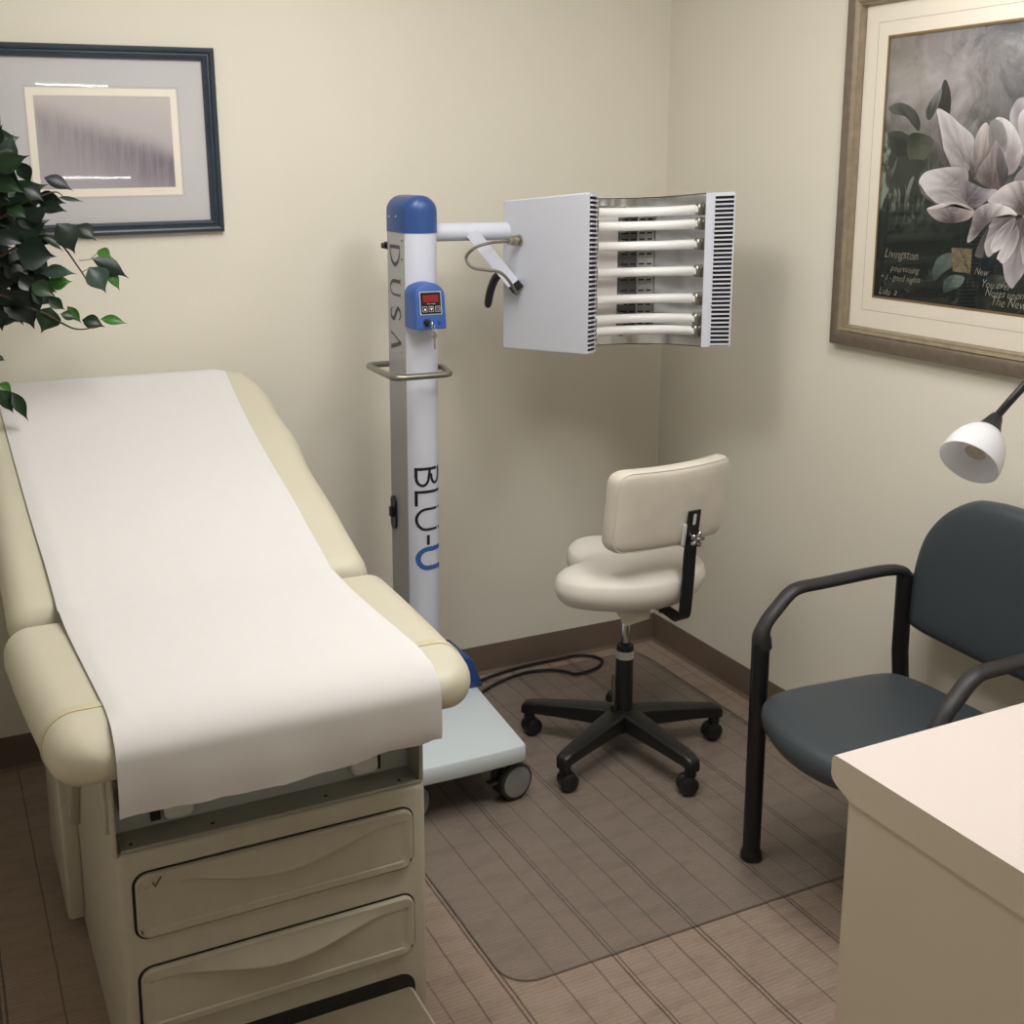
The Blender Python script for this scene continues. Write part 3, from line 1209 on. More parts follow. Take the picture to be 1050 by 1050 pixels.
# pale panel on the reflector; grey plates and dark slots imitate mirror reflections
def cav_patch(bm, k0, k1, z0, z1, off, sub=4):
    prev = None
    n = max(1, int((k1 - k0) * sub))
    for i in range(n + 1):
        k = k0 + (k1 - k0) * i / n
        u, v = cav(k, 24, off)
        cur = [bm.verts.new(hd(u, v, z0)), bm.verts.new(hd(u, v, z1))]
        if prev:
            bm.faces.new((prev[0], cur[0], cur[1], prev[1]))
        prev = cur


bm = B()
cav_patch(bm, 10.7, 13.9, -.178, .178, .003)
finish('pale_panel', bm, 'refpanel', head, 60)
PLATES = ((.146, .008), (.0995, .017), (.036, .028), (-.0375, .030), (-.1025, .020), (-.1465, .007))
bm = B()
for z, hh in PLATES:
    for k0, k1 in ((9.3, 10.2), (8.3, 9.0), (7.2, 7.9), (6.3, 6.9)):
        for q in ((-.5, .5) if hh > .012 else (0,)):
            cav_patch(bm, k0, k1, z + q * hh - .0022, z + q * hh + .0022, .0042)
o = finish('reflection_slots', bm, 'gap', head, 60)  # dark reflected pattern, put in as flat strips
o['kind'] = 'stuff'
M_['refdark'] = mat('dark_reflection_plate', (96, 97, 98), .4, metal=.5, var=.25, vscale=30)  # tones of the mirrored room put into the plate colours
M_['reflight'] = mat('light_reflection_plate', (158, 158, 155), .45, metal=.3, var=.15, vscale=30)
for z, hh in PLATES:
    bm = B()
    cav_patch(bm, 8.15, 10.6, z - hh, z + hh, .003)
    finish('reflection_plate', bm, 'refdark', head, 60)
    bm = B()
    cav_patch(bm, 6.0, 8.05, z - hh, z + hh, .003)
    finish('reflection_plate', bm, 'reflight', head, 60)
# seven tubes
for dz in (.165, .127, .072, .0, -.075, -.130, -.163):
    bm = B()
    tp_ = lambda k: (.158 * math.cos(PI * k / 24), .064 + .178 * math.sin(PI * k / 24) ** .8)
    pth = [hd(*tp_(k), dz) for k in range(0, 25)]
    sweep(bm, pth, .0130, 14)
    tb = finish('fluorescent_tube', bm, 'tube', head)
    for k, sg in ((0.0, 1), (24.0, -1)):
        bm = B()
        u, v = tp_(k)
        p = hd(u - sg * .003, v + .004, dz)
        box(bm, -.007, .007, -.010, .010, -.0165, .0165, .003, 1, xf=lambda c, p=p: p + c)
        finish('tube_socket', bm, 'steel', head)
    bm = B()
    u, v = tp_(11.0)
    box(bm, -.003, .003, -.010, .016, -.0162, .0162, .001, 1, xf=lambda c, p=hd(u, v + .006, dz): p + c)
    finish('tube_clip', bm, 'steel', head)
# vent grilles at both tips
for sgn in (1, -1):
    a = Vector((.224 if sgn > 0 else -.206, 0)); b = Vector((sgn * .162, .046))
    dirv = (b - a).normalized()
    nrm = Vector((-sgn * .72, -.69)).normalized()
    f0, f1 = (.05, .68) if sgn > 0 else (.08, .92)
    L_ = (b - a).length
    bm = B()
    p0, p1 = a + dirv * (L_ * f0) + nrm * .0006, a + dirv * (L_ * f1) + nrm * .0006
    quad(bm, hd(*p0, -HH + .008), hd(*p1, -HH + .008), hd(*p1, HH - .008), hd(*p0, HH - .008))
    bk = finish('vent_opening', bm, 'gap', head, 0)
    bm = B()
    NSL = 34
    for k in range(NSL + 1):
        z = -HH + .008 + (2 * HH - .016) * k / NSL
        q0, q1 = a + dirv * (L_ * f0) , a + dirv * (L_ * f1)
        pts8 = []
        for zz in (z - .0021, z + .0021):
            for base_, off in ((q0, 0), (q1, 0), (q1, .006), (q0, .006)):
                w_ = base_ + nrm * off
                pts8.append(bm.verts.new(hd(w_.x, w_.y, zz)))
        for idx in ((0, 1, 2, 3), (4, 5, 6, 7), (0, 1, 5, 4), (1, 2, 6, 5), (2, 3, 7, 6), (3, 0, 4, 7)):
            bm.faces.new([pts8[i] for i in idx])
    o = finish('vent_slats', bm, 'white', head, 0)
    o['kind'] = 'stuff'
    if sgn > 0:
        bm = B()
        for z in (.105, -.095):
            bm = B()
            w_ = a + dirv * (L_ * .66)
            p = hd(w_.x, w_.y, z)
            lathe(bm, disc_prof(.004, .003, .001), p, ua * nrm.x + va * nrm.y, 10)
            finish('grille_screw', bm, 'black', head)


def wing(px, py, off=0):
    """point on the flat outer wing face under a photo point"""
    a, b = hd(-.284, .375, 0), hd(-.206, 0, 0)
    t = (b - a).normalized()
    n = Vector((t.y, -t.x, 0)).normalized()
    n = n if n.x < 0 else -n
    d = RT * ((px - CX) / F) + DN * ((py - CY) / F) + FW
    k = (a + n * off - CAM).dot(n) / d.dot(n)
    return CAM + d * k, n


# bracket bar from the arm down to the head
p_end, wn = wing(529, 294, .012)
p_start = Vector((at(484, 242, 'y', -.352).x, -.352, zt - .002))
bm = B()
ax_ = (p_end - p_start).normalized()
wd = ax_.cross(Vector((0, 0, 1))).normalized()
ribbon(bm, [p_start, p_end - ax_ * .012], wd, .024, .034)
br = finish('bracket_bar', bm, 'colwhite', dev, 30)
bm = B()
ribbon(bm, [p_end - ax_ * .012, p_end + ax_ * .010], wd, .0245, .0345)
finish('bracket_end', bm, 'black', br, 30)
bm = B()
pc = wing(527, 290, 0)[0]
lathe(bm, disc_prof(.022, .02, .003), pc, wn, 20)
finish('pivot_plate', bm, 'white', dev)
# lever handle
hz0 = wing(517, 284, .03)[0]
lv = [wing(524, 283, .02)[0], wing(517, 281, .035)[0], wing(509, 284, .045)[0], wing(503, 298, .045)[0], wing(500, 315, .045)[0]]
bm = B(); sweep(bm, smooth_path(lv, 6), [.009 + .0025 * min(1, k / 12) for k in range(22)] + [.011, .0095, .006], 12)
finish('clamp_lever', bm, 'black', dev)
# connector and cable
cp, _ = wing(533, 246.5)
bm = B()
lathe(bm, [(0, 0), (.016, 0), (.016, .007), (.011, .008), (.011, .013), (.014, .0135), (.014, .027), (.0105, .029), (.0105, .039), (.007, .040), (0, .040)], cp, wn, 18)
cn = finish('cable_connector', bm, 'brass', dev)
tipc = cp + wn * .034
pth = smooth_path([tipc, tipc + wn * .03 + Vector((0, 0, -.002)), wing(503, 249, .11)[0], wing(487, 254, .15)[0], wing(478, 264, .16)[0], wing(484, 274, .15)[0], wing(499, 277, .115)[0], wing(512, 279, .085)[0], wing(522, 288, .055)[0], wing(530, 302, .022)[0]], 7)
bm = B(); sweep(bm, pth, .0042, 8)
finish('head_cable', bm, 'cable', dev)

# wheeled base
bm = B()
bz0, bz1 = .118, .168
ol = [(-.872, -.262), (-1.195, -.262), (-1.235, -.795)]
frontc = [(-1.235 + .315 * k / 10, -.795 - .005 * math.sin(PI * k / 10)) for k in range(11)]
ol = [(-.868, -.262), (-1.195, -.262)] + [(x, y) for x, y in frontc] 
ol[-1] = (-.918, -.795)
# round the corners
pp = [Vector((x, y, 0)) for x, y in ol]
rp = []
for i in range(len(pp)):
    a, b, c = pp[i - 1], pp[i], pp[(i + 1) % len(pp)]
    ang = (a - b).angle(c - b)
    if ang < 2.4:
        rp += [(v.x, v.y) for v in fillet([a, b, c], .014, 5)[1:-1]]
    else:
        rp.append((b.x, b.y))
area = sum(rp[i - 1][0] * rp[i][1] - rp[i][0] * rp[i - 1][1] for i in range(len(rp)))
if area < 0:
    rp = rp[::-1]
stack(bm, rp, [(.012, 0), (.004, .003), (.0, .010), (0, .042), (.003, .048), (.008, .050)], lambda u, v, h: Vector((u, v, bz0 + h)))
cart = finish('wheeled_base', bm, 'cart', dev, 35)
bm = B()
ol = [(CXM - .12, .166), (-.870, .166), (-.874, .19), (-.890, .222), (-.895, .248), (-.907, .262), (-.935, .268), (CXM - .08, .268), (CXM - .11, .25)]
stack(bm, ol, [(.006, 0), (.002, .002), (0, .007), (0, .150), (.003, .156), (.008, .158)], lambda u, v, h: Vector((u, -.268 - h, v)))
finish('column_foot', bm, 'capblue', dev)


def caster(x, y, ang, parent):
    c, s = math.cos(ang), math.sin(ang)
    f = Vector((c, s, 0)); sd = Vector((-s, c, 0))
    ctr = Vector((x, y, .0535))
    bm = B()
    for k in (-1, 1):
        lathe(bm, [(0, 0), (.044, 0), (.0485, .003), (.050, .008), (.050, .018), (.0475, .022), (.043, .024)], ctr + sd * (k * .006), sd * k, 30)
    w = finish('caster_wheel', bm, 'tyre', parent)
    bm = B()
    for k in (-1, 1):
        lathe(bm, [(.043, .022), (.041, .0246), (.036, .0255), (0, .026)], ctr + sd * (k * .006), sd * k, 30)
    finish('wheel_disc', bm, 'wheelgrey', w)
    bm = B()
    lathe(bm, disc_prof(.02, .018, .003), ctr + Vector((0, 0, .048)) - f * .012, (0, 0, 1), 18)
    box(bm, -.03, .03, -.006, .006, -.02, .052, .003, 1, xf=lambda c_: ctr + f * (c_.x - .008) + sd * c_.y + Vector((0, 0, c_.z)))
    finish('caster_fork', bm, 'wheelgrey', w)
    bm = B()
    box(bm, -.022, .022, -.014, .014, -.004, .004, .003, 1, xf=lambda c_: ctr + f * (.052) + f * c_.x + sd * c_.y + Vector((0, 0, c_.z + .006)))
    finish('brake_pedal', bm, 'tyre', w)


caster(-.938, -.742, math.radians(190), dev)
caster(-1.222, -.735, math.radians(205), dev)
caster(-.90, -.315, math.radians(100), dev)
caster(-1.165, -.315, math.radians(80), dev)

# power cord on the floor
bm = B()
cps = [(200, 540), (330, 500), (400, 470), (480, 455), (560, 445), (640, 452), (685, 468), (680, 492), (640, 515), (570, 532), (520, 520), (440, 515), (330, 530), (205, 580)]
pts = []
for i, (a, b) in enumerate(cps):
    p = at(460 + a / 4.375, 570 + b / 4.375, 'z', .006)
    p.y = min(p.y, -.028)
    p.z = .0085
    pts.append(p)
pts = [Vector((-.80, -.10, .0085))] + pts + [Vector((-.86, -.21, .0085)), Vector((-1.0, -.20, .0085))]
sweep(bm, smooth_path(pts, 6), .0048, 8)
cordo = finish('power_cord', bm, 'black')
tag(cordo, 'black power cord looped on the floor against the back wall baseboard', 'power cord')

# ------------------------------------------------------------------ chair mat
bm = B()
mx0, mx1, my0, my1 = -1.277, -.112, -1.415, -.072
ol = rrect(mx0, mx1, my0, my1, .07, 8)
stack(bm, ol, [(0, .001), (0, .0025), (.002, .0034)], lambda u, v, h: Vector((u, v, h)))
for f in list(bm.faces):
    if len(f.verts) > 10 and f.calc_center_median().z < .002:
        bm.faces.remove(f)
matob = finish('chair_mat', bm, 'mat', None, 0)
tag(matob, 'clear vinyl chair mat on the carpet under the cream stool', 'floor mat')
bm = B()
strip(bm, ol, .003, lambda u, v: Vector((u, v, .0037)), True)
eo = finish('mat_edge', bm, 'matedge', matob, 0)
FL = .0036

# ------------------------------------------------------------------ stool
SCX, SCY = -.540, -.660
Fd = Vector((-.115, .993, 0)).normalized()
Sd = Vector((Fd.y, -Fd.x, 0))
stool = thing('stool', 'cream vinyl rolling stool with small backrest on black five-star base', 'stool', (SCX, SCY, FL))


def sl(s, f, z):
    return Vector((SCX, SCY, 0)) + Sd * s + Fd * f + Vector((0, 0, z))


# five-star base
bm = B()
lathe(bm, [(0, .070), (.034, .070), (.040, .078), (.040, .118), (.034, .128), (.0, .128)], (SCX, SCY, 0), (0, 0, 1), 24)
hub = finish('base_hub', bm, 'black', stool)
for k in range(5):
    a = math.radians(133 + 72 * k)
    d = Vector((math.cos(a), math.sin(a), 0)); sd = Vector((-d.y, d.x, 0))
    bm = B()
    rings = []
    for t, zt_, zb_, w in ((.02, .134, .078, .031), (.10, .128, .080, .029), (.20, .118, .078, .0245), (.275, .110, .074, .0205), (.296, .103, .070, .019), (.303, .094, .070, .013)):
        ring = []
        for u, v in rrect(-w, w, zb_, zt_, min(.009, w * .45, (zt_ - zb_) * .4), 3):
            ring.append(bm.verts.new(Vector((SCX, SCY, 0)) + d * t + sd * u + Vector((0, 0, v))))
        rings.append(ring)
    for r1_, r2_ in zip(rings, rings[1:]):
        n = len(r1_)
        for i in range(n):
            bm.faces.new((r1_[i], r1_[(i + 1) % n], r2_[(i + 1) % n], r2_[i]))
    bm.faces.new(rings[0]); bm.faces.new(rings[-1])
    lathe(bm, disc_prof(.016, .04, .003), Vector((SCX, SCY, .050)) + d * .282, (0, 0, 1), 14)
    arm = finish('base_leg', bm, 'black', stool)
    ca = a + (.9, -.6, 1.3, .3, -1.0)[k]
    f = Vector((math.cos(ca), math.sin(ca), 0)); s_ = Vector((-f.y, f.x, 0))
    ctr = Vector((SCX, SCY, FL + .0255)) + d * .282 - f * .008
    bm = B()
    for q in (-1, 1):
        lathe(bm, [(0, 0), (.022, 0), (.025, .003), (.0255, .008), (.0245, .016), (.019, .020), (0, .021)], ctr + s_ * (q * .004), s_ * q, 20)
    lathe(bm, disc_prof(.0245, .008, .001), ctr - s_ * .004 + Vector((0, 0, .002)), s_, 20)
    finish('caster', bm, 'black', arm)
# gas lift
bm = B()
lathe(bm, [(0, .08), (.0265, .08), (.0265, .150), (.025, .155), (.025, .318), (.023, .322), (0, .322)], (SCX, SCY, 0), (0, 0, 1), 22)
lathe(bm, disc_prof(.010, .05, .003), sl(-.034, .0, .10), (0, 0, 1), 12)
lathe(bm, disc_prof(.010, .05, .003), sl(.034, .0, .085), (0, 0, 1), 12)
gl = finish('gas_lift', bm, 'black', stool)
bm = B(); lathe(bm, [(.0254, .285), (.0256, .285), (.0256, .308), (.0254, .308)], (SCX, SCY, 0), (0, 0, 1), 22)
for f in list(bm.faces):
    c = f.calc_center_median() - Vector((SCX, SCY, 0))
    if .2 < abs(math.atan2(c.y, c.x) + 2.05) < .36:
        bm.faces.remove(f)
finish('lift_label', bm, 'label', gl)
bm = B(); lathe(bm, disc_prof(.0125, .15, .001), (SCX, SCY, .315), (0, 0, 1), 18)
finish('piston', bm, 'chrome', stool)
SUP = .056
# seat: bean outline, notch to the front
def seat_r(th):
    # th measured from forward direction
    base_ = .190
    th += .80
    th = (th + PI) % (2 * PI) - PI
    notch = .072 * math.exp(-(th / .40) ** 2)
    lobes = .018 * (math.exp(-((abs(th) - .85) / .45) ** 2))
    return base_ - notch + lobes


ol = []
for k in range(72):
    th = 2 * PI * k / 72
    tt = th if th < PI else th - 2 * PI
    r = seat_r(tt)
    ol.append((r * math.sin(tt) * 1.19 + .006, r * math.cos(tt) * (1.0 + .16 * max(0, math.cos(tt)))))
area = sum(ol[i - 1][0] * ol[i][1] - ol[i][0] * ol[i - 1][1] for i in range(len(ol)))
if area < 0:
    ol = ol[::-1]
lv = [(.075, .420), (.045, .421), (.024, .428), (.010, .440), (.001, .457), (.001, .468), (.005, .480), (.009, .4855), (.012, .4875), (.0135, .4885), (.018, .4925), (.032, .4985), (.034, .502, .9), (.034, .505, .7), (.034, .506, .35)]
lv = [(q[0], (.420 + (q[1] - .420) * 1.22) + SUP, *q[2:]) for q in lv]
bm = B()
stack(bm, ol, lv, lambda u, v, h: sl(u, v, h + .005 * (v / .17) ** 2 * (h > .47 + SUP)), fan=True)
seat = finish('seat', bm, 'stoolvinyl', stool, 60)
bm = B()
stack(bm, ol, [(.095, .412), (.085, .4195)], lambda u, v, h: sl(u, v, h + SUP))
box(bm, -.05, .05, -.06, .06, .398, .413, .003, 1, xf=lambda c: sl(c.x, c.y, c.z + SUP))
finish('seat_plate', bm, 'black', stool)
bm = B()
quad(bm, sl(-.100, -.060, .478), sl(.004, -.105, .478), sl(-.020, -.125, .444), sl(-.078, -.095, .424))
finish('paper_tag', bm, 'tag', stool, 0)
bm = B()
quad(bm, sl(.012, -.11, .478), sl(.06, -.11, .478), sl(.06, -.125, .448), sl(.012, -.125, .450))
finish('paper_tag', bm, 'tag', stool, 0)

# backrest
BW, BH, BT = .194, .112, .058
bo = sl(.010, -.205, .769)


def brf(u, v, h):
    """u across, v up, h thickness from the rear face toward the sitter"""
    tilt = .12
    curve = .9 * u * u                      # concave toward the sitter
    f = h + curve - v * tilt
    return bo + Sd * u + Fd * f + Vector((0, 0, v + .0 * h))


bm = B()
ol = rrect(-BW, BW, -BH, BH, .036, 7)
den = []
for i in range(len(ol)):
    a, b = ol[i], ol[(i + 1) % len(ol)]
    n = max(1, int(math.hypot(b[0] - a[0], b[1] - a[1]) / .03))
    den += [(a[0] + (b[0] - a[0]) * k / n, a[1] + (b[1] - a[1]) * k / n) for k in range(n)]
# rear panel, then the wrapped cushion
stack(bm, den, [(.02, -.004, .2), (.02, -.004, .5), (.02, -.004, .8), (.02, -.003), (.012, -.0005), (.005, .004), (.002, .010), (0, .020), (.001, .040), (.006, .052), (.016, .060), (.026, .065, .95), (.026, .069, .7), (.026, .070, .35)], brf, fan=True)
bk = finish('backrest', bm, 'stoolvinyl_back', stool, 60)
bm = B()
seam = []
sweep(bm, [brf(u, v, .0035) for u, v in [(p[0] * (BW - .005) / BW, p[1] * (BH - .005) / BH) for p in den]], .0018, 6, True)
finish('backrest_piping', bm, 'stoolvinyl', bk)
# J bracket
xb = .036
pts = [sl(xb, -.02, .404 + SUP), sl(xb, -.14, .402 + SUP), sl(xb - .006, -.205, .392 + SUP), sl(xb - .003, -.212, .56), brf(xb, -.125, -.013), brf(xb, -.012, -.013)]
bm = B()
ribbon(bm, fillet(pts, .060, 8), Sd, .040, .0055)
jb = finish('back_bracket', bm, 'bracket', stool, 40)
bm = B()
kc = brf(xb, -.086, -.016)
rearn = -(Fd)
lathe(bm, disc_prof(.011, .012, .002), kc, rearn, 16)
star = []
for k in range(60):
    a = 2 * PI * k / 60
    r = .0165 + .0065 * math.cos(5 * a)
    star.append((r * math.cos(a), r * math.sin(a)))
kk = kc + rearn * .012
stack(bm, star, [(0, 0, .88), (0, .003), (0, .011), (0, .014, .86)], lambda u, v, h: kk + Sd * u + Vector((0, 0, v)) + rearn * h)
lathe(bm, disc_prof(.006, .004, .001), kk + rearn * .014, rearn, 12, )
finish('star_knob', bm, 'chrome', jb)
bm = B()
stack(bm, rrect(xb - .0055, xb + .0055, -.052, -.020, .0053, 4), [(0, 0), (0, .0006)], lambda u, v, h: brf(u, v, -.0162 - h))
finish('bracket_slot', bm, 'label', jb, 0)
bm = B()
stack(bm, rrect(xb - .032, xb - .021, -.110, -.045, .005, 4), slab_levels(.008, .002, 2), lambda u, v, h: brf(u, v, -.006 - h))
finish('bracket_guide', bm, 'label', jb)

# ------------------------------------------------------------------ guest chair
YL, YR = -1.257, -1.790
chair = thing('armchair', 'slate blue padded guest chair with black tubular arms against the right wall', 'chair', (-.35, -1.52, 0))


def side_frame(y, sg):
    lp = lambda px, py: at(px, py, 'y', YL)
    fx = -.551
    bm = B()
    sweep(bm, [(fx, y, .012), (fx, y, .30), (fx - .001, y, .553)], .0212, 18)
    lathe(bm, [(0, 0), (.0245, 0), (.0265, .004), (.0265, .010), (.0235, .020), (.0214, .026)], (fx, y, FL if sg > 0 else 0.0), (0, 0, 1), 18)
    lg = finish('front_leg', bm, 'blackmetal', chair)
    bm = B()
    sweep(bm, [(-.066, y, .004), (-.085, y, .22), (-.112, y, .45), (-.113, y, .652)], .0205, 16)
    lathe(bm, [(0, 0), (.0255, 0), (.0255, .012), (.0207, .022)], (-.066, y, 0), (0, 0, 1), 18)
    finish('rear_leg', bm, 'blackmetal', chair)
    bm = B()
    ap = [lp(781.5, 664), lp(781, 657), lp(781.5, 648), lp(787, 636), lp(798, 622), lp(809, 609), lp(820, 602.5), lp(842, 598), lp(866, 593), lp(890, 588), lp(907, 585), lp(920, 584.5), lp(927, 588), lp(929, 597)]
    ap = [Vector((p.x, y, p.z)) for p in ap]
    sp = smooth_path(ap, 6)
    n = len(sp)
    ra, rb_ = [], []
    for i in range(n):
        t = i / (n - 1)
        k = min(1, max(0, (.22 - t) / .14))
        k = k * k * (3 - 2 * k)
        e = max(0, (t - .86) / .14)
        ra.append(.0135 + .0095 * k + .006 * e)
        rb_.append(.0195 + .0035 * k)
    sweep(bm, sp, ra, 18, ry=rb_)
    finish('armrest', bm, 'armrubber', chair)
    bm = B()
    sweep(bm, [(fx, y, .385), (-.10, y, .375)], .013, 12)
    finish('side_rail', bm, 'blackmetal', chair)


side_frame(YL, 1)
side_frame(YR, -1)
for x in (-.50, -.14):
    bm = B()
    sweep(bm, [(x, YL, .374), (x, YR, .374)], .013, 12)
    finish('cross_rail', bm, 'blackmetal', chair)
# seat pad: rounded, wider at the front
bm = B()
cy_ = (YL + YR) / 2
sp = [(-.175, 0), (-.185, .150), (-.235, .208), (-.40, .230), (-.53, .234), (-.598, .198), (-.642, .09), (-.654, 0)]
half = [Vector((x, w, 0)) for x, w in sp]
full = [(v.x, cy_ + v.y) for v in half] + [(v.x, cy_ - v.y) for v in half[-2:0:-1]]
fs = smooth_path([(x, y, 0) for x, y in full], 6, True)
ol = [(p.x, p.y) for p in fs]
area = sum(ol[i - 1][0] * ol[i][1] - ol[i][0] * ol[i - 1][1] for i in range(len(ol)))
if area < 0:
    ol = ol[::-1]
stack(bm, ol, [(.03, .388), (.012, .392), (.003, .402), (0, .418), (.002, .434), (.010, .446), (.02, .452), (.02, .456, .9), (.02, .458, .6), (.02, .459, .3)],
      lambda u, v, h: Vector((u, v, h - .006 - .014 * max(0, (-.54 - u) / .12) ** 2)), fan=True)
finish('seat', bm, 'tealvinyl', chair, 60)
# back pad
bm = B()
pw = [(0, .508), (.14, .512), (.228, .518), (.253, .535), (.259, .60), (.253, .69), (.230, .765), (.178, .830), (.11, .872), (.05, .883), (0, .885)]
full = pw + [(-a, b) for a, b in pw[-2:0:-1]]
fs = smooth_path([(a, b, 0) for a, b in full], 6, True)
ol = [(p.x, p.y) for p in fs]
area = sum(ol[i - 1][0] * ol[i][1] - ol[i][0] * ol[i - 1][1] for i in range(len(ol)))
if area < 0:
    ol = ol[::-1]
stack(bm, ol, [(.012, -.024, .9), (.01, -.022), (.002, -.014), (0, -.002), (.003, .012), (.009, .020), (.010, .025, .94), (.010, .027, .8), (.010, .028, .5), (.010, .028, .2)],
      lambda u, v, h: Vector((-.093 - h + (v - .52) * .06 - .10 * u * u * 4 * .35 * 0 , cy_ - .001 + u, v)), fan=True)
finish('backrest', bm, 'tealvinyl', chair, 60)

# ------------------------------------------------------------------ desk
desk = thing('desk', 'white laminate desk in the near right corner', 'desk', (-.5, -2.4, 0))
DX0, DYB, DZ = -1.041, -2.030, .75
bm = B()
# post-formed top, profile swept along x
prof = [(-2.62, .75), (DYB - .012, .75), (DYB - .005, .7485), (DYB - .001, .744), (DYB, .737), (DYB, .716), (DYB - .004, .709), (DYB - .012, .703), (DYB - .024, .698), (DYB - .034, .694), (DYB - .040, .690), (DYB - .055, .690), (-2.62, .690)]
r1 = [bm.verts.new((DX0, y, z)) for y, z in prof]
r2 = [bm.verts.new((-.002, y, z)) for y, z in prof]
for k in range(len(prof)):
    j = (k + 1) % len(prof)
    bm.faces.new((r1[k], r1[j], r2[j], r2[k])).material_index = 0
f = bm.faces.new(r1); f.material_index = 1
bm.faces.new(r2)
finish('desk_top', bm, ['lam', 'lamside'], desk, 30)
bm = B()
box(bm, DX0 + .0035, DX0 + .028, -2.60, DYB - .036, .0, .6905, .0015, 1)
finish('side_panel', bm, 'lamside', desk)
bm = B()
box(bm, DX0 + .03, -.004, -2.598, DYB - .05, .08, .6895, .0015, 1)
box(bm, DX0 + .03, -.004, -2.56, DYB - .10, .0, .08)
finish('cabinet_body', bm, 'lamside', desk)
for i in range(2):
    bm = B()
    xa = DX0 + .05 + i * .47
    box(bm, xa, xa + .45, DYB - .050, DYB - .034, .10, .67, .003, 1)
    dd_ = finish('cabinet_door', bm, 'lamside', desk)
    bm = B()
    hx = xa + (.41 if i == 0 else .04)
    sweep(bm, fillet([(hx, DYB - .034, .50), (hx, DYB - .012, .50), (hx, DYB - .012, .60), (hx, DYB - .034, .60)], .01, 4), .004, 8)
    finish('door_handle', bm, 'steel', dd_)

# ------------------------------------------------------------------ gooseneck lamp
TL = 2.25


def lray(px, py, t=TL):
    return CAM + (RT * ((px - CX) / F) + DN * ((py - CY) / F) + FW) * t


apex = lray(1013, 442)
axd = (RT * (-.645 * .915) + DN * (.764 * .915) + FW * (-.40)).normalized()
lbase = Vector((-.20, -2.24, .75))
lamp = thing('gooseneck_lamp', 'black gooseneck lamp with white bell shade above the slate chair', 'lamp', lbase)
bm = B()
SLh = .083
pr = [(.019, -.002), (.029, .004), (.039, .015), (.0475, .030), (.0535, .048), (.0565, .065), (.0575, SLh)]
lathe(bm, pr + [(.0555, SLh), (.0545, .065), (.0515, .048), (.0455, .031), (.037, .017), (.027, .008), (.018, .003)], apex, axd, 40)
shd = finish('lamp_shade', bm, 'shade', lamp, 50)
bm = B()
lathe(bm, [(0, .006), (.014, .008), (.018, .03), (.022, .050), (.0225, .054), (.0205, .057), (0, .0575)], apex, axd, 26)
bl = finish('bulb', bm, 'tab', lamp)
bm = B()
lathe(bm, [(.0195, .0572), (.019, .0582), (0, .0582)], apex, axd, 24)
finish('bulb_face', bm, 'bulb', bl)
bm = B()
lathe(bm, [(0, -.042), (.0095, -.042), (.0125, -.036), (.0165, -.022), (.0215, -.008), (.0265, .004), (.0262, .008), (0, .008)], apex, axd, 26)
finish('socket_cone', bm, 'black', lamp)
s0 = apex - axd * .038
g1 = lray(1036, 411, TL)
g2 = lray(1060, 386, TL - .01)
g3 = lray(1085, 368, TL - .04)
pth = smooth_path([s0, g1, g2, g3, Vector((-.25, -2.02, 1.27)), Vector((-.20, -2.17, 1.18)), Vector((-.20, -2.24, .98)), Vector((-.20, -2.24, .78))], 8)
bm = B(); sweep(bm, pth, .0075, 12)
finish('gooseneck', bm, 'black', lamp)
bm = B(); lathe(bm, [(0, 0), (.085, 0), (.088, .004), (.086, .012), (.06, .020), (.02, .028), (.012, .05), (0, .05)], lbase, (0, 0, 1), 36)
finish('lamp_base', bm, 'black', lamp)


# ------------------------------------------------------------------ framed pictures
def frame_ring(bm, o_pts, i_pts, levels, mapf):
    """picture moulding between outer and inner rectangles; levels: (t from outer to inner, height)"""
    rings = []
    for t, h in levels:
        rings.append([bm.verts.new(mapf(o_pts[k][0] + (i_pts[k][0] - o_pts[k][0]) * t, o_pts[k][1] + (i_pts[k][1] - o_pts[k][1]) * t, h)) for k in range(4)])
    for a, b in zip(rings, rings[1:]):
        for k in range(4):
            bm.faces.new((a[k], a[(k + 1) % 4], b[(k + 1) % 4], b[k]))


def rect4(x0, x1, z0, z1):
    return [(x0, z0), (x1, z0), (x1, z1), (x0, z1)]


def rring(bm, o4, i4, mapf, h):
    for k in range(4):
        j = (k + 1) % 4
        quad(bm, mapf(*o4[k], h), mapf(*o4[j], h), mapf(*i4[j], h), mapf(*i4[k], h))


# left picture: slate frame on the back wall, hung a touch askew
PC = Vector((-1.748, 0, 1.690))
rotp = math.radians(1.05)


def pm(u, v, h):
    c, s = math.cos(rotp), math.sin(rotp)
    return Vector((PC.x + u * c - v * s, -h, PC.z + u * s + v * c))


pic = thing('framed_print', 'slate-framed print of misty lavender trees on the back wall', 'picture', (PC.x, 0, PC.z))
OW, OH = .2875, .2415
IW, IH = .2535, .2085
bm = B()
frame_ring(bm, rect4(-OW, OW, -OH, OH), rect4(-IW, IW, -IH, IH), [(0, .001), (0, .016), (.08, .021), (.28, .024), (.42, .022), (.5, .018), (.6, .018), (.78, .022), (.92, .019), (1, .013), (1, .004)], pm)
finish('frame', bm, 'framedark', pic, 30)
W0 = rect4(-.190, .184, -.139, .135)
bm = B()
rring(bm, rect4(-IW, IW, -IH, IH), W0, pm, .0065)
finish('outer_mat', bm, 'matgrey', pic, 0)
A0 = rect4(-.172, .166, -.119, .115)
bm = B()
rring(bm, W0, A0, pm, .0055)
im = finish('inner_mat', bm, 'matcream', pic, 0)


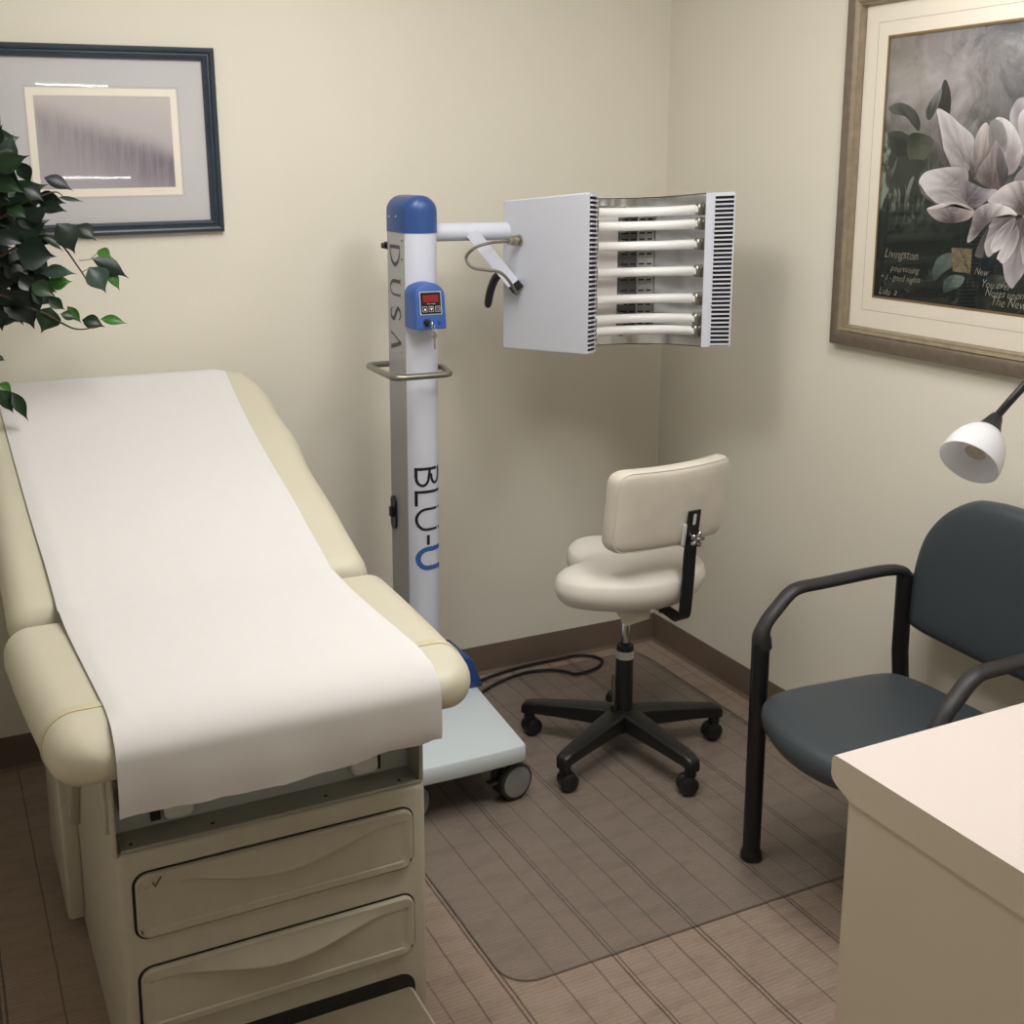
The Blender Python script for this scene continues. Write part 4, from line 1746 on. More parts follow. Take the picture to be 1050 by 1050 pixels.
def misty_mat():
    mt, nt, b = new_mat('misty_trees_print')
    v, s = sep(nt)
    M = lambda *a: math_node(nt, *a)
    x = M('DIVIDE', M('ADD', s[0], .172), .338)
    z = M('DIVIDE', M('ADD', s[2], .119), .234)
    ridge = M('SUBTRACT', .93, M('MULTIPLY', x, .48))
    ridge = M('ADD', ridge, M('MULTIPLY', M('SUBTRACT', noise(nt, v, 14, 3), .5), .12))
    below = M('SMOOTHSTEP', 0, 1, 0) if False else None
    d = M('SUBTRACT', ridge, z)
    up = nt.nodes.new('ShaderNodeMapRange'); up.interpolation_type = 'SMOOTHSTEP'
    nt.links.new(d, up.inputs[0]); up.inputs[1].default_value = -.08; up.inputs[2].default_value = .20
    dn = nt.nodes.new('ShaderNodeMapRange'); dn.interpolation_type = 'SMOOTHSTEP'
    nt.links.new(d, dn.inputs[0]); dn.inputs[1].default_value = .85; dn.inputs[2].default_value = .22
    trunks = noise(nt, v, 1, 4, .75, (62, 2.5, 5))
    tr_ = ramp(nt, trunks, [(.40, (0, 0, 0)), (.62, (1, 1, 1))])
    fac = M('MULTIPLY', up.outputs[0], dn.outputs[0])
    fac = M('MULTIPLY', fac, M('ADD', .55, M('MULTIPLY', tr_, .28)))
    side = M('ADD', .55, M('MULTIPLY', x, .5))
    fac = M('MULTIPLY', fac, side)
    base = mix_col(nt, z, lin((180, 174, 182)), lin((204, 197, 195)))
    col = mix_col(nt, fac, base, lin((116, 106, 120)))
    nt.links.new(col, b.inputs['Base Color'])
    b.inputs['Roughness'].default_value = .9
    b.inputs['Specular IOR Level'].default_value = .1
    return mt


bm = B()
quad(bm, *[pm(u, v, .0045) for u, v in A0])
finish('print', bm, misty_mat(), pic, 0)
bm = B()
strip(bm, [(p[0] * 1.02, p[1] * 1.03) for p in W0], .0008, lambda u, v: pm(u, v, .0068), True)
finish('mat_line', bm, 'pencil', im, 0)
bm = B()
strip(bm, [(.10 + .0035 * k, -.128 + .0012 * math.sin(k * 2.1)) for k in range(12)], .0005, lambda u, v: pm(u, v, .0062))
finish('signature', bm, 'pencil', im, 0)
bm = B()
quad(bm, *[pm(u, v, .0095) for u, v in rect4(-IW, IW, -IH, IH)])
finish('glass', bm, 'glass', pic, 0)

# right picture: bronze frame, magnolia print on the right wall
QC = Vector((0, -1.345, 1.6265))


def qm(u, v, h):       # u to the right as seen (toward -y), v up, h out from wall
    return Vector((-h, QC.y - u, QC.z + v))


flow = thing('framed_print', 'large bronze-framed magnolia flower print on the right wall', 'picture', (0, QC.y, QC.z))
OW, OH = .506, .462
IW, IH = .452, .405
bm = B()
frame_ring(bm, rect4(-OW, OW, -OH, OH), rect4(-IW - .020, IW + .020, -IH - .020, IH + .020), [(0, .001), (0, .018), (.1, .026), (.45, .030), (.8, .031), (1, .028)], qm)
fo = finish('frame', bm, 'framegold', flow, 30)
bm = B()
frame_ring(bm, rect4(-IW - .020, IW + .020, -IH - .020, IH + .020), rect4(-IW, IW, -IH, IH), [(0, .028), (.12, .026), (.25, .030), (.5, .028), (.62, .024), (.8, .024), (.92, .018), (1, .008)], qm)
finish('frame_lip', bm, 'framegold2', fo, 30)
u0, u1 = -.371, .371
v0, v1 = -.324, .326
bm = B()
rring(bm, rect4(-IW, IW, -IH, IH), rect4(u0, u1, v0, v1), qm, .0065)
mo = finish('picture_mat', bm, 'matcream', flow, 0)
bm = B()
strip(bm, rect4(u0 - .036, u1 + .036, v0 - .036, v1 + .036), .0012, lambda u, v: qm(u, v, .0068), True)
finish('mat_line', bm, 'pencil', mo, 0)
bm = B()
strip(bm, rect4(u0 + .001, u1 - .001, v0 + .001, v1 - .001), .006, lambda u, v: qm(u, v, .0070), True)
finish('gold_fillet', bm, 'goldline', mo, 0)


def bg_mat():
    mt, nt, b = new_mat('painted_backdrop')
    v, s = sep(nt)
    M = lambda *a: math_node(nt, *a)
    y = M('DIVIDE', M('ADD', M('MULTIPLY', s[1], -1), .371), .742)
    z = M('DIVIDE', M('ADD', s[2], .324), .65)
    n1 = noise(nt, v, 6, 6, .6, (1, 1, 1), .8)
    n2 = noise(nt, v, 14, 5, .6, None, 1.2)
    zz = M('ADD', z, M('MULTIPLY', M('SUBTRACT', n1, .5), .42))
    sky = ramp(nt, zz, [(.0, lin((36, 40, 39))), (.36, lin((44, 49, 46))), (.52, lin((64, 69, 62))), (.66, lin((108, 106, 102))), (.84, lin((176, 170, 168))), (1, lin((150, 148, 152)))])
    right = M('MULTIPLY', M('MULTIPLY', M('MINIMUM', M('MAXIMUM', M('SUBTRACT', y, .24), 0), .3), 2.9), M('MAXIMUM', M('SUBTRACT', z, .25), 0))
    col = mix_col(nt, M('MINIMUM', right, .85), sky, lin((84, 89, 99)))
    n5 = noise(nt, v, 10, 7, .65, (1, 1, .8), .7)
    smoke = M('MULTIPLY', M('MAXIMUM', M('SUBTRACT', n5, .50), 0), M('MULTIPLY', M('MAXIMUM', M('SUBTRACT', z, .35), 0), 6.5))
    col = mix_col(nt, M('MINIMUM', smoke, .8), col, lin((206, 203, 208)))
    dark = M('MULTIPLY', M('MAXIMUM', M('SUBTRACT', .47, n5), 0), M('MULTIPLY', M('MAXIMUM', M('SUBTRACT', z, .3), 0), 6))
    col = mix_col(nt, M('MINIMUM', dark, .7), col, lin((62, 66, 72)))
    warm = M('MULTIPLY', M('MAXIMUM', M('SUBTRACT', .32, y), 0), M('MULTIPLY', M('MAXIMUM', M('SUBTRACT', z, .60), 0), 6))
    col = mix_col(nt, warm, col, lin((138, 128, 112)))
    n3 = noise(nt, v, 18, 6, .7, (1, 1, .5), 1.0)
    gz = M('MULTIPLY', M('MAXIMUM', M('SUBTRACT', .24, M('ABSOLUTE', M('SUBTRACT', z, .48))), 0), M('MAXIMUM', M('SUBTRACT', .36, y), 0))
    gd = M('MULTIPLY', gz, 9)
    col = mix_col(nt, M('MINIMUM', gd, .7), col, lin((62, 72, 54)))
    gf = M('MULTIPLY', M('MULTIPLY', gz, 50), M('MAXIMUM', M('SUBTRACT', n3, .50), 0))
    col = mix_col(nt, M('MINIMUM', M('MULTIPLY', gf, 3), .8), col, lin((156, 166, 150)))
    n6 = noise(nt, v, 26, 5, .7, (1, 1, 1), 1)
    lowz = M('MULTIPLY', M('MAXIMUM', M('SUBTRACT', .34, z), 0), M('MAXIMUM', M('SUBTRACT', n6, .55), 0))
    col = mix_col(nt, M('MINIMUM', M('MULTIPLY', lowz, 14), .5), col, lin((92, 92, 84)))
    nt.links.new(col, b.inputs['Base Color'])
    b.inputs['Roughness'].default_value = .85
    b.inputs['Specular IOR Level'].default_value = .1
    return mt


bm = B()
quad(bm, *[qm(u, v, .0035) for u, v in rect4(u0, u1, v0, v1)])
art = finish('print', bm, bg_mat(), flow, 0)

# painted petals and leaves: outlines in the picture plane, colours per vertex
vc_mat, nt, b_ = new_mat('painted_petals')
at_n = nt.nodes.new('ShaderNodeAttribute'); at_n.attribute_name = 'paint'
tcn = nt.nodes.new('ShaderNodeTexCoord')
nf = noise(nt, tcn.outputs['Object'], 38, 5, .6, (1, 1, .6), .6)
mx = nt.nodes.new('ShaderNodeMix'); mx.data_type = 'RGBA'; mx.blend_type = 'OVERLAY'
mx.inputs[0].default_value = .28
nt.links.new(at_n.outputs['Color'], mx.inputs[6])
nt.links.new(ramp(nt, nf, [(.3, (.36, .36, .36)), (.7, (.64, .64, .64))]), mx.inputs[7])
nt.links.new(mx.outputs[2], b_.inputs['Base Color'])
b_.inputs['Roughness'].default_value = .85
b_.inputs['Specular IOR Level'].default_value = .1


def zp(x, y, top):
    """zoomed study coordinate to picture plane"""
    px, py = 880 + x / 6.176, (0 if top else 160) + y / 6.176
    w = at(px, py, 'x', -.004)
    return (QC.y - w.y, w.z - QC.z)


PET = []   # (outline (u,v), base point, base colour, tip colour, edge colour)
T = lambda *p: [zp(x, y, True) for x, y in p]
D = lambda *p: [zp(x, y, False) for x, y in p]
WH, PK, DK, SHD, MV = (214, 204, 208), (150, 118, 118), (104, 84, 88), (150, 138, 142), (128, 114, 124)
# leaves behind
PET.append((T((500, 690), (545, 505), (585, 590), (580, 720), (540, 740)), T((540, 740))[0], (60, 66, 56), (80, 88, 76)))
PET.append((T((430, 700), (470, 620), (530, 560), (510, 660), (470, 740), (440, 760)), T((450, 750))[0], (84, 92, 80), (146, 152, 146)))
PET.append((T((195, 680), (270, 650), (350, 690), (390, 760), (385, 830), (350, 800), (300, 740), (220, 720)), T((390, 830))[0], (58, 66, 52), (108, 116, 104)))
PET.append((T((190, 850), (260, 830), (330, 870), (345, 960), (280, 1000), (210, 960)), T((340, 980))[0], (54, 60, 48), (88, 96, 80)))
PET.append((T((330, 850), (420, 850), (480, 900), (430, 1000), (350, 1040), (310, 960)), T((330, 860))[0], (62, 70, 50), (104, 112, 84)))
PET.append((D((250, 40), (380, 20), (420, 60), (350, 150), (260, 180), (200, 120)), D((300, 20))[0], (84, 92, 64), (66, 76, 62)))
PET.append((D((330, 150), (355, 130), (330, 220), (300, 345), (290, 300), (310, 210)), D((340, 140))[0], (150, 156, 146), (86, 92, 84)))
PET.append((D((175, 120), (230, 60), (250, 0), (225, 110), (190, 170)), D((180, 150))[0], (78, 86, 70), (136, 144, 132)))
# teal leaf patches below
PET.append((D((470, 720), (510, 640), (590, 615), (600, 690), (540, 740), (480, 790)), D((480, 780))[0], (70, 92, 84), (112, 138, 128)))
PET.append((D((540, 860), (545, 790), (590, 755), (670, 765), (650, 820), (590, 850)), D((545, 850))[0], (66, 92, 86), (128, 156, 146)))
PET.append((D((790, 780), (870, 750), (940, 780), (900, 840), (820, 830)), D((800, 800))[0], (62, 72, 62), (94, 106, 94)))
# petals back to front
PET.append((T((960, 760), (985, 660), (1040, 615), (1150, 640), (1250, 800), (1150, 1050), (1020, 1050), (1030, 930)), T((1040, 1050))[0], (132, 120, 128), (178, 170, 180)))
PET.append((T((1010, 760), (1080, 660), (1200, 560), (1290, 700), (1270, 900), (1150, 1040), (1050, 1000)), T((1060, 1050))[0], (176, 160, 160), (216, 208, 212)))
PET.append((D((1000, 120), (1150, 0), (1320, 60), (1380, 200), (1230, 320), (1060, 330), (990, 230)), D((1000, 220))[0], (150, 128, 128), (208, 198, 202)))
PET.append((D((1040, 300), (1200, 260), (1330, 330), (1300, 470), (1160, 520), (1060, 430)), D((1040, 320))[0], (132, 116, 122), (198, 188, 194)))
PET.append((T((498, 692), (575, 720), (640, 780), (730, 865), (725, 960), (735, 1070), (590, 1065), (545, 960), (525, 840)), T((700, 1065))[0], (150, 136, 140), (220, 212, 214)))
PET.append((T((500, 720), (520, 830), (545, 960), (590, 1062), (540, 1050), (505, 950), (498, 830)), T((590, 1060))[0], (96, 80, 78), (136, 120, 118)))
PET.append((T((860, 760), (900, 740), (960, 770), (1010, 840), (1045, 960), (1000, 1080), (940, 1110), (900, 1060), (830, 1000), (810, 860)), T((930, 1110))[0], (166, 142, 142), (208, 200, 204)))
PET.append((T((805, 775), (760, 830), (725, 930), (705, 1040), (715, 1110), (760, 1150), (810, 1080), (840, 960), (850, 850), (830, 800)), T((740, 1150))[0], (96, 72, 74), (196, 180, 178)))
PET.append((T((815, 790), (850, 850), (850, 960), (800, 1060), (785, 1000), (800, 880)), T((790, 1060))[0], (146, 124, 116), (186, 168, 158)))
PET.append((T((830, 790), (870, 755), (920, 790), (945, 880), (935, 960), (900, 930), (868, 890), (830, 950)), T((870, 960))[0], (150, 140, 140), (142, 142, 140)))
PET.append((D((870, -100), (830, -20), (760, 80), (750, 140), (790, 190), (850, 210), (900, 200), (940, 150), (945, 80), (920, 0), (895, -60)), D((850, 210))[0], (116, 96, 98), (156, 136, 140)))
PET.append((D((895, -60), (930, 20), (950, 90), (940, 150), (905, 198), (885, 120), (878, 20)), D((905, 198))[0], (80, 68, 74), (112, 98, 106)))
PET.append((D((384, 160), (420, 105), (500, 80), (600, 68), (690, 85), (700, 200), (720, 320), (640, 310), (500, 300), (430, 250), (395, 205)), D((700, 220))[0], (160, 146, 152), (212, 204, 208)))
PET.append((D((384, 165), (400, 210), (440, 255), (485, 290), (490, 305), (440, 275), (400, 230)), D((485, 300))[0], (110, 92, 96), (140, 124, 124)))
PET.append((D((650, 140), (720, 170), (800, 205), (880, 215), (830, 270), (740, 330), (680, 290), (645, 220)), D((680, 300))[0], (112, 98, 110), (164, 152, 164)))
PET.append((D((435, 335), (500, 310), (600, 292), (680, 310), (735, 345), (700, 400), (600, 425), (520, 415), (470, 385)), D((600, 420))[0], (112, 90, 82), (196, 180, 176)))
PET.append((D((435, 335), (500, 308), (600, 290), (690, 312), (735, 348), (660, 318), (600, 305), (520, 330)), D((735, 345))[0], (190, 178, 178), (224, 216, 214)))
PET.append((D((820, 290), (880, 220), (960, 170), (1050, 155), (1150, 200), (1170, 310), (1080, 370), (1000, 365), (940, 310)), D((1080, 370))[0], (114, 92, 88), (200, 188, 188)))
PET.append((D((900, 640), (930, 560), (990, 430), (1040, 390), (1090, 450), (1080, 600), (1060, 720), (1000, 810), (970, 838), (930, 780), (915, 690)), D((1040, 400))[0], (110, 92, 94), (176, 166, 176)))
PET.append((D((800, 540), (830, 440), (880, 390), (960, 370), (1000, 380), (930, 520), (880, 590), (830, 640), (805, 610)), D((980, 385))[0], (120, 100, 104), (178, 166, 172)))
PET.append((D((740, 620), (780, 520), (830, 450), (800, 560), (790, 640), (750, 640)), D((830, 450))[0], (80, 70, 72), (100, 90, 92)))
PET.append((D((840, 560), (890, 470), (970, 400), (1000, 395), (985, 450), (930, 560), (870, 610), (845, 600)), D((990, 400))[0], (158, 142, 148), (214, 206, 208)))
PET.append((D((880, 640), (920, 560), (985, 470), (1010, 440), (1020, 520), (975, 620), (920, 680), (890, 660)), D((1010, 445))[0], (150, 136, 142), (208, 200, 204)))
PET.append((D((690, 545), (720, 420), (735, 350), (800, 305), (880, 298), (960, 325), (1010, 375), (950, 370), (880, 390), (800, 450), (740, 520)), D((800, 450))[0], (130, 112, 116), (214, 204, 206)))
PET.append((D((1035, 640), (1030, 560), (1060, 500), (1150, 520), (1180, 640), (1110, 720), (1050, 690)), D((1050, 500))[0], (150, 136, 142), (204, 196, 200)))
bm = B()
lay = bm.loops.layers.float_color.new('paint')
for pi_, (ol, bp, cb, ct) in enumerate(PET):
    sm = smooth_path([(u, v, 0) for u, v in ol], 7, True)
    pts = [(max(u0 + .004, min(u1 - .004, p.x)), max(v0 + .004, min(v1 - .004, p.y))) for p in sm]
    n = len(pts)
    c = (sum(p[0] for p in pts) / n, sum(p[1] for p in pts) / n)
    dmax = max(math.hypot(p[0] - bp[0], p[1] - bp[1]) for p in pts)
    h = .0038 + pi_ * .00002
    grey = lambda c_: tuple(.55 * q + .45 * (sum(c_) / 3) for q in c_)
    flower = cb[1] < cb[0] + 1
    lb, lt = lin(grey(cb)), lin(grey(ct))
    if flower:
        lb, lt = tuple(q * .78 for q in lb), tuple(q * 1.14 for q in lt)
    else:
        lb, lt = tuple(q * .8 for q in lb), tuple(q * .8 for q in lt)

    axu, axv = c[0] - bp[0], c[1] - bp[1]
    al = math.hypot(axu, axv) or 1
    axu, axv = axu / al, axv / al

    def colr(u, v, e):
        du, dv = u - bp[0], v - bp[1]
        t = min(1, math.hypot(du, dv) / dmax)
        sd_ = (-du * axv + dv * axu) / dmax
        fan_ = math.atan2(sd_, max(.08, t))
        st = mnoise.noise(Vector((fan_ * 9, t * 2.2, pi_ * 3.7)))
        bl_ = mnoise.noise(Vector((u * 14, v * 14, pi_ * 1.3)))
        t = t * t * (3 - 2 * t)
        t = max(0, min(1, t + (.30 * st + .22 * bl_ if flower else .6 * bl_ + .35 * st)))
        e = e if flower else e * .3
        k = 1.0 + .12 * e + .10 * st - .16 * max(0, sd_ * 1.6)
        return tuple(min(1, (lb[i] + (lt[i] - lb[i]) * t) * k) for i in range(3)) + (1,)
    rg = []
    for sc, e in ((1, -2.6), (.975, .8), (.90, .35), (.80, 0), (.66, -.5), (.5, -.7), (.33, -.6), (.16, -.5)):
        rg.append([(bm.verts.new(qm(c[0] + (p[0] - c[0]) * sc, c[1] + (p[1] - c[1]) * sc, h)), colr(c[0] + (p[0] - c[0]) * sc, c[1] + (p[1] - c[1]) * sc, e)) for p in pts])
    cv = (bm.verts.new(qm(c[0], c[1], h)), colr(c[0], c[1], -.4))
    fl = []
    for a, b in zip(rg, rg[1:]):
        for k in range(n):
            fl.append((a[k], a[(k + 1) % n], b[(k + 1) % n], b[k]))
    for k in range(n):
        fl.append((rg[-1][k], rg[-1][(k + 1) % n], cv))
    for q in fl:
        try:
            f = bm.faces.new([w[0] for w in q])
        except ValueError:
            continue
        for lp_, w in zip(f.loops, q):
            lp_[lay] = w[1]
# no doubles removal between layers: they sit at different heights
finish('painted_flower', bm, vc_mat, art, 0)
# small bronze square
M_['bronzeleaf'] = mat('painted_bronze_square', (122, 112, 86), .6, var=.35, vscale=90)
bm = B()
quad(bm, *[qm(u, v, .0050) for u, v in D((592, 580), (600, 730), (712, 745), (724, 588))])
sq = finish('painted_square', bm, 'bronzeleaf', art, 0)
bm = B()
strip(bm, D((645, 590), (700, 720)), .002, lambda u, v: qm(u, v, .0052))
strip(bm, D((610, 720), (650, 660), (690, 700)), .0012, lambda u, v: qm(u, v, .0052))
finish('painted_sprig', bm, 'ink', art, 0)


# handwriting painted along the bottom: strokes of cursive
def font_text(txt, x, y, size_px, top=False, rot=0, shear=.35):
    cu = bpy.data.curves.new('hand', 'FONT')
    cu.body = txt
    cu.size = 1
    cu.shear = shear
    cu.resolution_u = 2
    cu.offset = -.012
    ob = bpy.data.objects.new('hand', cu)
    COL.objects.link(ob)
    dg = bpy.context.evaluated_depsgraph_get()
    me = bpy.data.meshes.new_from_object(ob.evaluated_get(dg))
    out = [(v.co.x, v.co.y) for v in me.vertices]
    fc = [tuple(p.vertices) for p in me.polygons]
    bpy.data.objects.remove(ob); bpy.data.curves.remove(cu); bpy.data.meshes.remove(me)
    o0 = zp(x, y, top)
    k = size_px * 1.12 / 6.176 / 395
    c, s = math.cos(rot), math.sin(rot)
    vs = [(o0[0] + k * .85 * (a * c - b * s), o0[1] + k * (a * s + b * c) + .0012 * math.sin(a * 3.1)) for a, b in out]
    return vs, fc


bm = B()
for txt, x, y, sz_ in (('Livingston', 165, 640, 72), ('pourvoising', 205, 728, 52), ('+ 1 - good nights', 140, 778, 50), ('Lulu  a', 130, 872, 60), ('.', 395, 790, 50),
                       ('New', 735, 750, 52), ('You ever', 775, 830, 58), ('Notes upon our', 800, 885, 58), ('The New Day', 835, 945, 66)):
    vs, fc = font_text(txt, x, y, sz_)
    bv = [bm.verts.new(qm(max(u0 + .005, u), v, .0051)) for u, v in vs]
    for f in fc:
        bm.faces.new([bv[i] for i in f])
M_['handink'] = mat('painted_script', (168, 163, 148), .8, var=.3, vscale=70)
finish('painted_script', bm, 'handink', art, 0)
bm = B()
quad(bm, *[qm(u, v, .0085) for u, v in rect4(-IW, IW, -IH, IH)])
finish('glass', bm, 'glass', flow, 0)

# ------------------------------------------------------------------ ficus
TBX, TBY = -2.52, -.40
plant = thing('ficus_tree', 'artificial ficus with glossy dark green leaves leaning over the exam table head', 'plant', (TBX, TBY, 0))
bm = B()
lathe(bm, [(0, 0), (.14, 0), (.175, .26), (.185, .28), (.185, .30), (.165, .30), (.16, .27), (0, .27)], (TBX, TBY, 0), (0, 0, 1), 36)
finish('pot', bm, 'pot', plant)
bm = B(); lathe(bm, [(.160, .262), (.12, .285), (0, .29)], (TBX, TBY, 0), (0, 0, 1), 30)
finish('moss', bm, 'soil', plant)


def leafmat():
    mt, nt, b = new_mat('ficus_leaf')
    a = nt.nodes.new('ShaderNodeAttribute'); a.attribute_name = 'leafcol'
    nt.links.new(a.outputs['Color'], b.inputs['Base Color'])
    b.inputs['Roughness'].default_value = .30
    b.inputs['Specular IOR Level'].default_value = .30
    return mt


LM = leafmat()
leafbm = B()
ll = leafbm.loops.layers.float_color.new('leafcol')
twig = B()
PLY = -.34


def leaf(base_, tip_, wide, col, nrm=None, fold=.22):
    base_, tip_ = Vector(base_), Vector(tip_)
    ax_ = tip_ - base_
    L_ = ax_.length
    ax_.normalize()
    nrm = Vector(nrm) if nrm is not None else Vector((random.uniform(-.5, .5), -1, random.uniform(.1, .9)))
    side_ = ax_.cross(nrm)
    side_.normalize()
    nn = side_.cross(ax_).normalized()
    prof = [(0, .02), (.06, .22), (.16, .62), (.30, .94), (.42, 1.0), (.55, .88), (.68, .58), (.78, .30), (.86, .13), (.94, .05), (1, .01)]
    rows_ = []
    for t, w in prof:
        hw = w * wide * L_ / 2
        droop = -.10 * L_ * t * t
        c = base_ + ax_ * (L_ * t) + nn * (droop + .04 * L_ * math.sin(PI * t))
        rows_.append([leafbm.verts.new(c - side_ * hw + nn * (fold * hw)), leafbm.verts.new(c - side_ * hw * .5 + nn * (fold * hw * .35)), leafbm.verts.new(c), leafbm.verts.new(c + side_ * hw * .5 + nn * (fold * hw * .35)), leafbm.verts.new(c + side_ * hw + nn * (fold * hw))])
    lc = lin(col)
    for i, (a, b) in enumerate(zip(rows_, rows_[1:])):
        for k in range(4):
            f = leafbm.faces.new((a[k], a[k + 1], b[k + 1], b[k]))
            for lp_ in f.loops:
                mid_ = lp_.vert in (a[2], b[2])
                q = 1.35 if mid_ else random.uniform(.9, 1.1)
                lp_[ll] = (lc[0] * q, lc[1] * q, lc[2] * q, 1)


DKG, MDG, LTG, BLG = (14, 28, 22), (26, 46, 26), (58, 104, 42), (50, 66, 58)
LEAVES = [((2.7, 165), (14, 138), .75, BLG), ((-4, 175), (28.7, 158), .7, MDG), ((20, 166), (32, 189), .7, DKG), ((45, 182), (76, 194.5), .55, DKG), ((60, 202), (87.5, 207), .2, BLG),
          ((36, 203), (68, 208), .65, DKG), ((40, 212), (69, 215.5), .6, DKG), ((8, 203), (49, 188), .6, MDG), ((-6, 206), (34, 199), .6, DKG), ((2, 195), (14, 184), .9, DKG), ((12, 242), (51, 224), .75, DKG),
          ((58, 229), (79, 260), .95, DKG), ((77, 232), (99.5, 246), .85, DKG), ((44, 243), (66, 257), .4, MDG), ((-2, 224), (16, 231), .7, BLG), ((16, 258), (58, 263), .95, DKG), ((100, 257), (115, 263.5), .8, LTG),
          ((94, 265), (134, 284), .5, DKG), ((91, 274), (110, 300), .95, BLG), ((109, 277), (124, 298), .55, LTG), ((42, 280), (79, 279), .55, BLG), ((48, 291), (74.5, 288), .75, LTG), ((12, 269), (43, 283), .6, DKG),
          ((-3, 292), (22, 281), .8, DKG), ((15, 297), (36, 337), .95, DKG), ((5, 303), (24, 334), .8, DKG), ((32, 291), (58, 304), .75, MDG), ((50, 306), (67, 318), .7, MDG), ((52, 315), (43, 342), 1.0, MDG),
          ((62, 322), (80, 327), .7, MDG), ((69, 314), (84, 332), .5, LTG), ((84, 328), (108, 334.5), .75, MDG), ((103, 327), (131.5, 331), .45, LTG), ((-2, 316), (2, 340), .9, DKG), ((-4, 366), (5.5, 369.5), .7, MDG),
          ((-3, 394), (14, 404), .8, LTG), ((0, 400), (15, 424), .7, MDG), ((13, 402), (29, 432), .42, MDG), ((-6, 240), (26, 250), .6, DKG), ((-8, 260), (12, 276), .8, DKG), ((20, 214), (46, 238), .8, DKG),
          ((-8, 186), (24, 196), .7, MDG), ((24, 192), (46, 206), .8, DKG), ((-6, 300), (10, 318), .9, DKG), ((6, 212), (30, 224), .7, MDG), ((28, 226), (50, 212), .7, DKG), ((-10, 150), (2, 127), .8, DKG), ((14, 244), (34, 262), .7, DKG), ((30, 266), (50, 275), .5, MDG),
          ((40, 300), (62, 312), .6, DKG), ((4, 272), (26, 292), .9, DKG), ((20, 284), (38, 300), .8, DKG)]
for i, ((ax0, ay0), (bx0_, by0_), w, c) in enumerate(LEAVES):
    yy = PLY + random.uniform(-.07, .07)
    p = at(ax0, ay0, 'y', yy); q = at(bx0_, by0_, 'y', yy - random.uniform(.0, .03))
    leaf(p, q, w * .95, c)


for i in range(64):
    bx_ = random.uniform(-46, 34)
    by_ = random.uniform(150, 330)
    if by_ < 190 and bx_ > 6:
        continue
    if by_ > 300 and bx_ > 18:
        continue
    ang = random.uniform(-.5, 1.5)
    Lp = random.uniform(24, 38)
    yy = PLY + random.uniform(-.02, .16)
    leaf(at(bx_, by_, 'y', yy), at(bx_ + Lp * math.cos(ang), by_ + Lp * math.sin(ang), 'y', yy - random.uniform(-.02, .03)), random.uniform(.65, .95), random.choice([DKG, DKG, MDG]))


def tw(pts, r0, r1):
    P = smooth_path(pts, 5)
    n = len(P)
    sweep(twig, P, [r0 + (r1 - r0) * k / (n - 1) for k in range(n)], 7)


ty = PLY + .005
tp = lambda x, y, d=0: at(x, y, 'y', ty + d)
J = Vector((-2.42, -.38, 1.36))
tw([J, tp(-20, 268), tp(10, 257), tp(40, 240), tp(62, 250), tp(81, 275), tp(94, 293), tp(106, 294)], .004, .0012)
tw([J, tp(-20, 300), tp(20, 312), tp(47, 322), tp(61, 330), tp(76, 337), tp(90, 337), tp(101, 333)], .004, .0012)
tw([J + Vector((0, 0, .08)), tp(-20, 230), tp(20, 210), tp(45, 200), tp(58, 197), tp(66, 203)], .004, .001)
tw([J + Vector((0, 0, .1)), tp(-20, 210), tp(-2, 180), tp(8, 160)], .004, .0015)
tw([J + Vector((0, 0, -.05)), tp(-25, 350), tp(-8, 385), tp(4, 398)], .003, .001)
tw([tp(40, 240), tp(62, 232), tp(78, 233)], .0018, .001)
tw([tp(81, 267), tp(92, 266), tp(100, 259)], .001, .0007)
tw([tp(84, 279), tp(92, 276), tp(108, 278)], .001, .0007)
finish('twigs', twig, 'bark', plant)
# rest of the crown and the trunk stand left of the frame
bm = B()
tops = []
for k in range(3):
    a = k * 2.1
    pts = [Vector((TBX + .03 * math.cos(a), TBY + .03 * math.sin(a), .27)), Vector((TBX + .04 * math.cos(a + 1.5), TBY + .04 * math.sin(a + 1.5), .7)), Vector((TBX + .03 * math.cos(a + 3), TBY + .03 * math.sin(a + 3), 1.1)), Vector((TBX + .10 * math.cos(a), TBY + .06 * math.sin(a), 1.55)), Vector((TBX + .12 * math.cos(a), TBY + .08 * math.sin(a), 1.85))]
    P = smooth_path(pts, 6)
    sweep(bm, P, [.014 - .009 * i / (len(P) - 1) for i in range(len(P))], 8)
    tops.append(P)
sweep(bm, smooth_path([Vector((TBX, TBY, 1.15)), Vector((-2.47, -.39, 1.28)), J], 5), [.008, .0075, .007, .0068, .0066, .0062, .006, .0055, .005, .0045, .004], 8)
finish('trunk', bm, 'bark', plant)
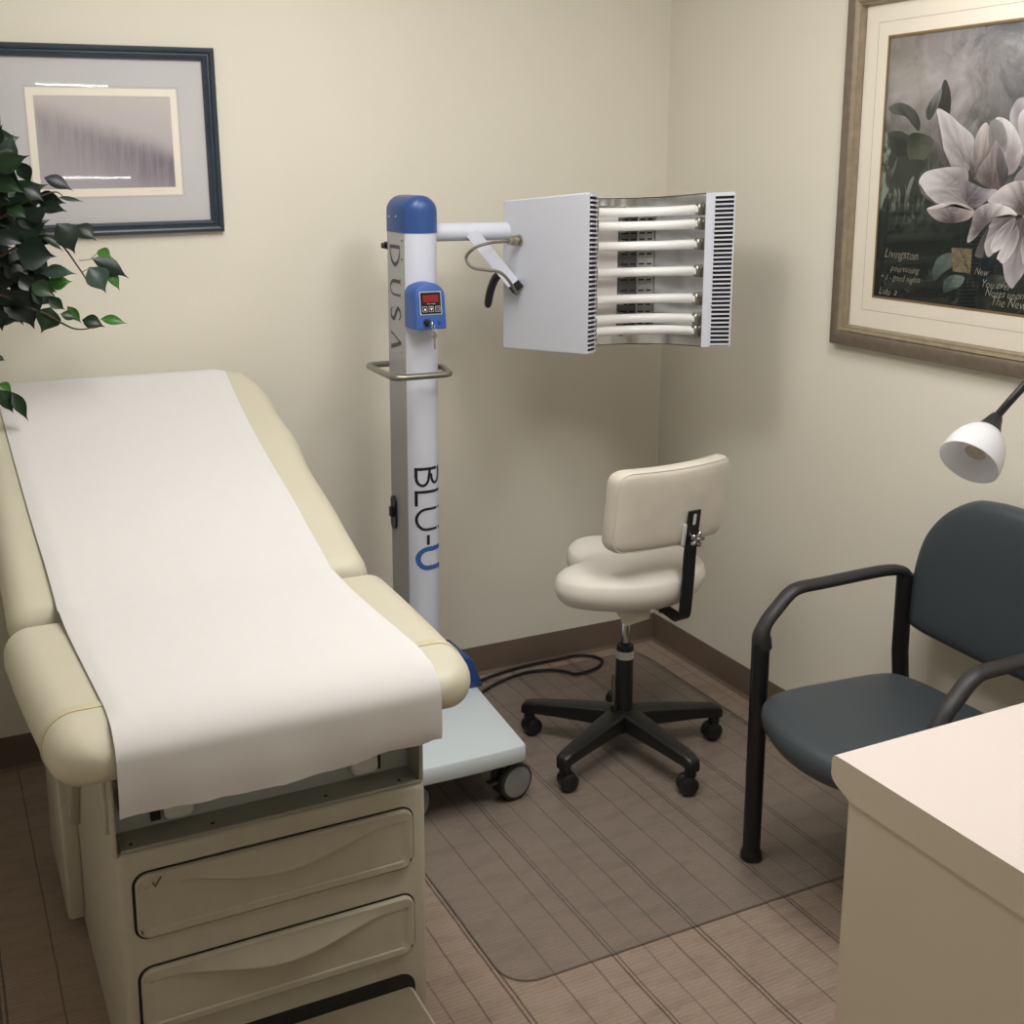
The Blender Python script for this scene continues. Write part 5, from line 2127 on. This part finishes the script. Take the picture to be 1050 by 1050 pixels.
for P in tops:
    for i in range(60):
        b0 = random.choice(P[12:])
        d = Vector((random.uniform(-1, .55), random.uniform(-1, .7), random.uniform(-.4, .9))).normalized()
        e = b0 + d * random.uniform(.06, .27)
        e.y = min(e.y, -.06); e.x = max(e.x, -2.93)
        if e.x > -2.22:
            e.x = -2.25
        d2 = (d + Vector((0, 0, -.8))).normalized()
        t2 = e + d2 * random.uniform(.055, .08)
        t2.y = min(t2.y, -.03)
        leaf(e, t2, .7, random.choice([DKG, DKG, MDG]), (random.uniform(-1, 1), random.uniform(-1, 1), 1))
finish('foliage', leafbm, LM, plant, 60)

# ------------------------------------------------------------------ light
def area(name, loc, size, sizey, power, col=(1, 1, 1), rot=(0, 0, 0)):
    l = bpy.data.lights.new(name, 'AREA')
    l.shape = 'RECTANGLE'
    l.size, l.size_y = size, sizey
    l.energy = power
    l.color = col
    o = bpy.data.objects.new(name, l)
    o.location = loc
    o.rotation_euler = rot
    COL.objects.link(o)
    return o


LC = (1, .982, .952)


def bulb(loc, power, rad):
    l = bpy.data.lights.new('fixture_glow', 'POINT')
    l.energy = power
    l.color = LC
    l.shadow_soft_size = rad
    o = bpy.data.objects.new('fixture_glow', l)
    o.location = loc
    COL.objects.link(o)


area('troffer_light', (-1.50, -1.20, CEIL - .02), .55, 1.0, 8, LC)
area('troffer_light', (-.80, -1.92, CEIL - .02), .55, 1.0, 12, LC)
bulb((-1.50, -1.20, CEIL - .16), 9, .14)
bulb((-.80, -1.92, CEIL - .16), 9.5, .14)
# slim area lights added behind the camera to make streaks in the picture glass
area('streak_light', (-1.30, RY0 + .03, 2.10), .40, .012, .40, LC, (PI / 2, 0, 0))
area('streak_light', (-1.20, RY0 + .03, 1.57), .40, .012, .40, LC, (PI / 2, 0, 0))
wd_ = bpy.data.worlds.new('world')
SC.world = wd_
wd_.use_nodes = True
wd_.node_tree.nodes['Background'].inputs[0].default_value = (1, .97, .93, 1)
wd_.node_tree.nodes['Background'].inputs[1].default_value = .05

SC.view_settings.view_transform = 'Standard'
SC.view_settings.look = 'None'
SC.view_settings.exposure = .30
SC.view_settings.gamma = 1
